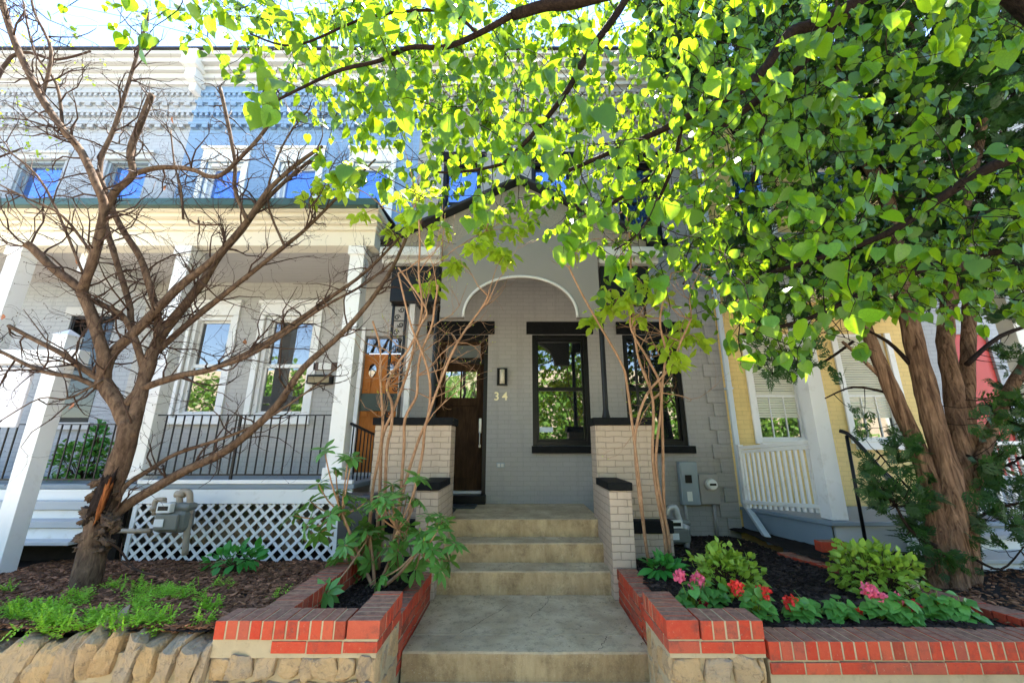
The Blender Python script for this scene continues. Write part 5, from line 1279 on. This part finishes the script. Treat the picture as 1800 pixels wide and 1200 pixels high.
CG = [(-150, 1100, 2000, 8), (-100, 1100, 2000, 8), (-50, 1100, 2000, 8), (0, 1120, 1950, 8), (50, 1120, 1950, 7), (100, 1140, 1950, 7), (150, 1180, 1950, 7), (200, 1300, 1950, 6), (250, 1350, 1950, 5), (300, 1400, 1900, 3), (350, 1300, 1900, 3), (400, 1250, 1900, 3), (450, 1250, 1900, 3), (500, 1300, 1900, 2),
      (600, 1330, 1480, 3.0), (640, 1330, 1480, 2.2), (600, 1740, 1900, 3), (650, 1730, 1900, 3), (700, 1500, 1570, 2), (700, 1730, 1900, 5), (750, 1500, 1620, 6), (750, 1720, 1900, 7), (800, 1510, 1640, 7), (800, 1710, 1900, 8), (850, 1520, 1640, 7), (850, 1710, 1900, 8), (900, 1560, 1650, 6), (900, 1700, 1880, 6), (950, 1590, 1700, 5), (950, 1690, 1830, 4), (700, 1450, 1500, .5), (690, 1440, 1490, 1), (990, 1610, 1720, 2)]
from mathutils import kdtree
kd = kdtree.KDTree(len(nodes)); [kd.insert(p, i) for i, p in enumerate(nodes)]; kd.balance()
lf = MB(); tb = MB()
for v, u0, u1, dens in CG:
    n = int((u1 - u0) / 50 * dens * (1.6 if v > 560 else 3.0))
    for _ in range(n):
        u = U(u0, u1); lowz = v > 560
        # clumps and gaps
        vv = v + R() * 50
        if noise.noise(Vector((u * .012, vv * .012, 5))) < (-.22 if lowz else -.38): continue
        c = at(u, vv, U(3.75, 4.5) if lowz else U(4.0, 5.6)); q, _, dist = kd.find(c)
        if dist > 1.6: continue
        mid = Vector(q).lerp(c, .5) - Vector((0, 0, .04)); tb.tube([q, mid, c], [.005, .003, .002], 4, 2)
        d0 = (c - Vector(q)).normalized()
        for k in range(random.randint(4, 7)):
            spray(lf, mid.lerp(c, U(.2, 1.0)) + rdir() * .03, d0 * .7 + rdir(-.1) * .8, U(.09, .19) * (1 if lowz else 1.45), 1 if lowz else 1.5)
tb.build('twigs', 'darkbark', ct, smooth=True); lf.build('foliage', 'cedarleaf', ct)

# ================================================================== SHRUBS AND FLOWERS
random.seed(33)
q = at(660, 1030, 4.0)
rt = thing('rhododendron', 'rhododendron with glossy whorled leaves leaning over the brick wall by the steps', 'shrub', (q.x, 4.0, q.z - .1))
RC = [(570, 790), (612, 800), (590, 825), (560, 850), (545, 880), (515, 905), (690, 850), (735, 838), (715, 872), (655, 885), (690, 905), (640, 925), (610, 945), (590, 980), (650, 985), (700, 968), (755, 905), (770, 930), (800, 955), (760, 965), (790, 985), (730, 1000), (670, 1015), (560, 935), (540, 925), (625, 890), (665, 940), (720, 925), (745, 950), (620, 1000), (775, 1000), (700, 1000), (580, 905), (610, 870), (680, 880), (645, 960), (715, 950), (755, 985), (575, 1040), (635, 970), (680, 960)]
hub = Vector((q.x, 4.0, q.z - .05)); mb = MB(); lf = MB(); bd_ = MB()
forks = [at(600, 900, 3.95), at(650, 940, 4.05), at(700, 930, 3.95), at(740, 960, 3.85)]
for f_ in forks: mb.tube([hub, hub.lerp(f_, .5) + Vector((U(-.03, .03), U(-.05, .05), -.02)), f_], [.018, .014, .011], 8, 4, .1)
for (u, v) in RC + [(a + U(-22, 22), b + U(-18, 18)) for a, b in RC if a > 590 and b < 950]:
    c = at(u, v, U(3.7, 4.2)); 
    if u == 575: c = at(u, v, 3.5)
    f_ = min(forks, key=lambda p: (p - c).length); mid = f_.lerp(c, .55) - Vector((0, 0, .04)); mb.tube([f_, mid, c], [.009, .007, .005], 6, 3)
    ax = ((c - mid).normalized() + Vector((0, 0, .8)) + rdir() * .4).normalized(); x = ax.orthogonal().normalized(); y = ax.cross(x); n = random.randint(9, 14); a0 = U(0, 6)
    for k in range(n):
        a = a0 + k * 2.4; d = (x * cos(a) + y * sin(a)); dd = (d + ax * U(-.55, .35)).normalized(); L = U(.10, .16)
        leaf(lf, c + d * .01 + ax * (k * .003 - .02), dd, ax + d * .2, L, L * .38, 'long', .12)
    if R() < .3: bd_.blob(c + ax * .02, (.008, .008, .014), 1, 0, 1, 2)
mb.build('stems', 'stem', rt, smooth=True); lf.build('leaves', 'rhodo', rt, smooth=True); tag(bd_.build('buds', 'bush', rt, smooth=True), kind='stuff')

def bush(name, label, u0, u1, v0, v1, Y, n, L, m, kind='oval', cat='bush', stem='twig', group=None, dens=1):
    c = at((u0 + u1) / 2, (v0 + v1) / 2, Y); rx = (xx(u1, v1, Y) - xx(u0, v1, Y)) / 2; rz = (zz(v0, Y) - zz(v1, Y)) / 2; base = Vector((c.x, Y, c.z - rz))
    t = thing(name, label, cat, base, group); lf = MB(); sb = MB()
    for _ in range(n):
        d = rdir(.25); k = (.45 + .55 * R() ** .6) * (1 + .55 * noise.noise(d * 2.6 + c)); p = c + Vector((d.x * rx, d.y * rx * .8, max(d.z, -.9) * rz)) * k
        leaf(lf, p, d + rdir() * .6 + Vector((0, 0, .1)), d + Vector((0, 0, .8)) + rdir() * .5, L * U(.6, 1.3), (L * U(.35, .6) if kind == 'long' else L * U(.6, .85)) if kind != 'heart' else L * U(.7, 1), kind, .2)
        if R() < .25: sb.tube([base + rdir() * .03, base.lerp(p, .6) + rdir() * .02, p], [.004, .003, .0015], 4)
    sb.build('stems', stem, t); lf.build('leaves', m, t, smooth=True); return t
bush('garden_bush', 'rounded yellow-green bush left in the flower bed, behind the red geraniums', 1218, 1336, 966, 1058, 3.75, 620, .062, 'bush')
bush('garden_bush', 'rounded yellow-green bush at the brick edging near the cedar trunk', 1474, 1602, 958, 1062, 3.75, 760, .062, 'bush')
bush('grass_tuft', 'tuft of strap leaves at the foot of the right tan stems', 1138, 1190, 985, 1010, 4.4, 60, .13, 'hosta', 'long', 'plant')
bush('hosta', 'low clump of broad bright green leaves in front of the lattice', 370, 458, 968, 1000, 4.65, 90, .12, 'hosta', 'long', 'plant')
bush('potted_shrub', 'dark green shrub behind the iron railing of the left porch', 100, 205, 775, 850, 6.1, 500, .08, 'gera', 'oval')
bush('porch_plant', 'upright green plant behind the left iron railing beside the dark shrub', 158, 180, 745, 800, 6.0, 120, .09, 'hosta', 'long', 'plant')
# geraniums
GE = [(1215, 1050, 34, [(1195, 1014, 'pink'), (1226, 1018, 'pink'), (1236, 1058, 'crimson')], 'geranium with pink blooms at the left end behind the brick pillar', 3.3),
      (1255, 1045, 24, [(1222, 1030, 'pink')], 'small geranium with a faded pink bloom under the left bush', 3.45),
      (1330, 1072, 40, [(1295, 1033, 'redpetal'), (1342, 1042, 'redpetal'), (1341, 1067, 'redpetal')], 'geranium with two orange-red blooms behind the brick pillar corner', 3.2),
      (1412, 1082, 32, [(1391, 1060, 'redpetal')], 'geranium with one coral bloom on its left side', 3.2),
      (1482, 1088, 32, [(1508, 1076, 'redpetal')], 'leafy geranium with a single small red bud on its right', 3.2),
      (1545, 1080, 34, [(1528, 1038, 'pink'), (1545, 1050, 'pink'), (1576, 1055, 'pink')], 'tall geranium with bright pink blooms in front of the right bush', 3.2),
      (1590, 1078, 30, [(1602, 1067, 'crimson')], 'geranium with one dark crimson bloom right of the pink ones', 3.15),
      (1655, 1075, 36, [(1656, 1060, 'redpetal')], 'geranium with a tiny red bud near the right brick edging', 3.2),
      (1695, 1085, 34, [], 'flowerless leafy geranium at the right end of the row', 3.15)]
for (u, v, r, fl, lab, Y) in GE:
    c = at(u, v, Y); bz = ZR(c.x, Y); R_ = r / F * 2.1
    t = thing('geranium', lab, 'flower', (c.x, Y, bz), 'geraniums along the low brick wall'); sb, lf = MB(), MB(); base = Vector((c.x, Y, bz))
    for _ in range(46):
        d = rdir(.5); d.z = abs(d.z); p = Vector((c.x, Y, bz + .03)) + Vector((d.x * R_, d.y * R_ * .7, d.z * (c.z - bz + R_ * 1.05))) * U(.5, 1)
        sb.tube([base, base.lerp(p, .5) + Vector((0, 0, .02)), p], [.003, .002, .0015], 4)
        leaf(lf, p, Vector((d.x, d.y, U(-.5, .2))), Vector((d.x * .4, d.y * .4 - .3, .8)), U(.05, .085), U(.055, .085), 'heart', .25)
    sb.build('stems', 'bush', t); lf.build('leaves', 'gera', t, smooth=True)
    for (fu, fv, col) in fl:
        p = at(fu, fv, Y); fb = MB(); rr = .044 if (fu, col) not in ((1236, 'crimson'), (1508, 'redpetal'), (1656, 'redpetal'), (1341, 'redpetal')) else .018
        for _ in range(70 if rr > .02 else 18):
            d = rdir(.15); leaf(fb, p + d * rr * U(.4, 1), d + rdir() * .8, d, .026, .024, 'oval', .3)
        f_ = fb.build('bloom', col, t, smooth=True); MB().tube([base, base.lerp(p, .6) + Vector((0, 0, .01)), p - Vector((0, 0, .01))], .0025, 5, 3).build('stalk', 'bush', f_)
# weeds
random.seed(77)
lf = MB()
def weedpatch(u0, u1, v0, v1, n, L=.05):
    for _ in range(int(n * .55)):
        g_ = R() + R() - 1; u = (u0 + u1) / 2 + g_ * (u1 - u0) / 2; v = (v0 + v1) / 2 + (R() + R() - 1) * (v1 - v0) / 2
        p = ground(u, v, -1.18); p.z = ZL(p.x, p.y) + U(0, .045)
        if p.y > 5.3 or p.x > -1.75: continue
        d = rdir(.4); s = d.cross(Vector((0, 0, 1)))
        for k in range(5):
            t = k / 5; 
            for s_ in (-1, 1): leaf(lf, p + d * (t * L * 1.8), d * .6 + s * s_, Vector((0, 0, 1)) + rdir() * .4, L * U(.4, .7) * (1 - t * .6), L * .22, 'oval', .1)
for a in ((0, 130, 1070, 1110, 420), (100, 165, 1040, 1075, 170), (40, 130, 1100, 1125, 220), (140, 210, 1090, 1125, 260), (200, 310, 1095, 1122, 240), (205, 372, 1025, 1058, 420), (215, 270, 1060, 1085, 130), (180, 225, 1015, 1030, 60), (335, 390, 1070, 1085, 90), (240, 265, 1010, 1020, 30), (0, 40, 1070, 1110, 120), (340, 375, 1105, 1120, 40), (0, 25, 1025, 1035, 25), (350, 420, 1010, 1030, 40), (460, 510, 1040, 1055, 30), (-150, 0, 1060, 1120, 300), (0, 300, 1120, 1135, 120)): weedpatch(*a)
tag(lf.build('weeds', 'weed', smooth=True), 'bright green ferny weeds spreading over the brown mulch', 'weeds', kind='stuff')

# ================================================================== ACROSS THE STREET (seen in the window panes)
random.seed(90)
lf = MB()
for i in range(15):
    x = -21 + i * 3; crown(lf, (x + U(-1, 1), -12.5 + U(-1, 1), 1.2 + U(-.5, 1.2)), (2.3, 1.6, 3.3), 1300, .34)
    lf.tube([(x, -13.5, -2.1), (x, -13.5, 2)], [.2, .12], 8)
tag(lf.build('street_trees', 'street'), 'belt of green trees across the street mirrored in the window panes', 'trees', kind='stuff')
fh = thing('brick_terrace', 'pale brick terrace across the street mirrored between the trees', 'house', (0, -19, -2.1))
mb = MB(); hs_ = [(x, x + 1, z, z + 1.8) for x in [-24 + 2.5 * k for k in range(20)] for z in (-.5, 3)]
mb.add([(-30, -19, -2.1), (30, -19, -2.1), (30, -19, 6), (-30, -19, 6), (-30, -27, -2.1), (30, -27, -2.1), (30, -27, 6), (-30, -27, 6)], [(0, 3, 2, 1), (3, 7, 6, 2), (4, 5, 6, 7), (0, 4, 7, 3), (1, 2, 6, 5)]); mb.build('wall', 'far', fh)
mb = MB()
for h in hs_: mb.box(h[0], h[1], -18.97, -18.9, h[2], h[3])
mb.build('windows', 'black', fh)
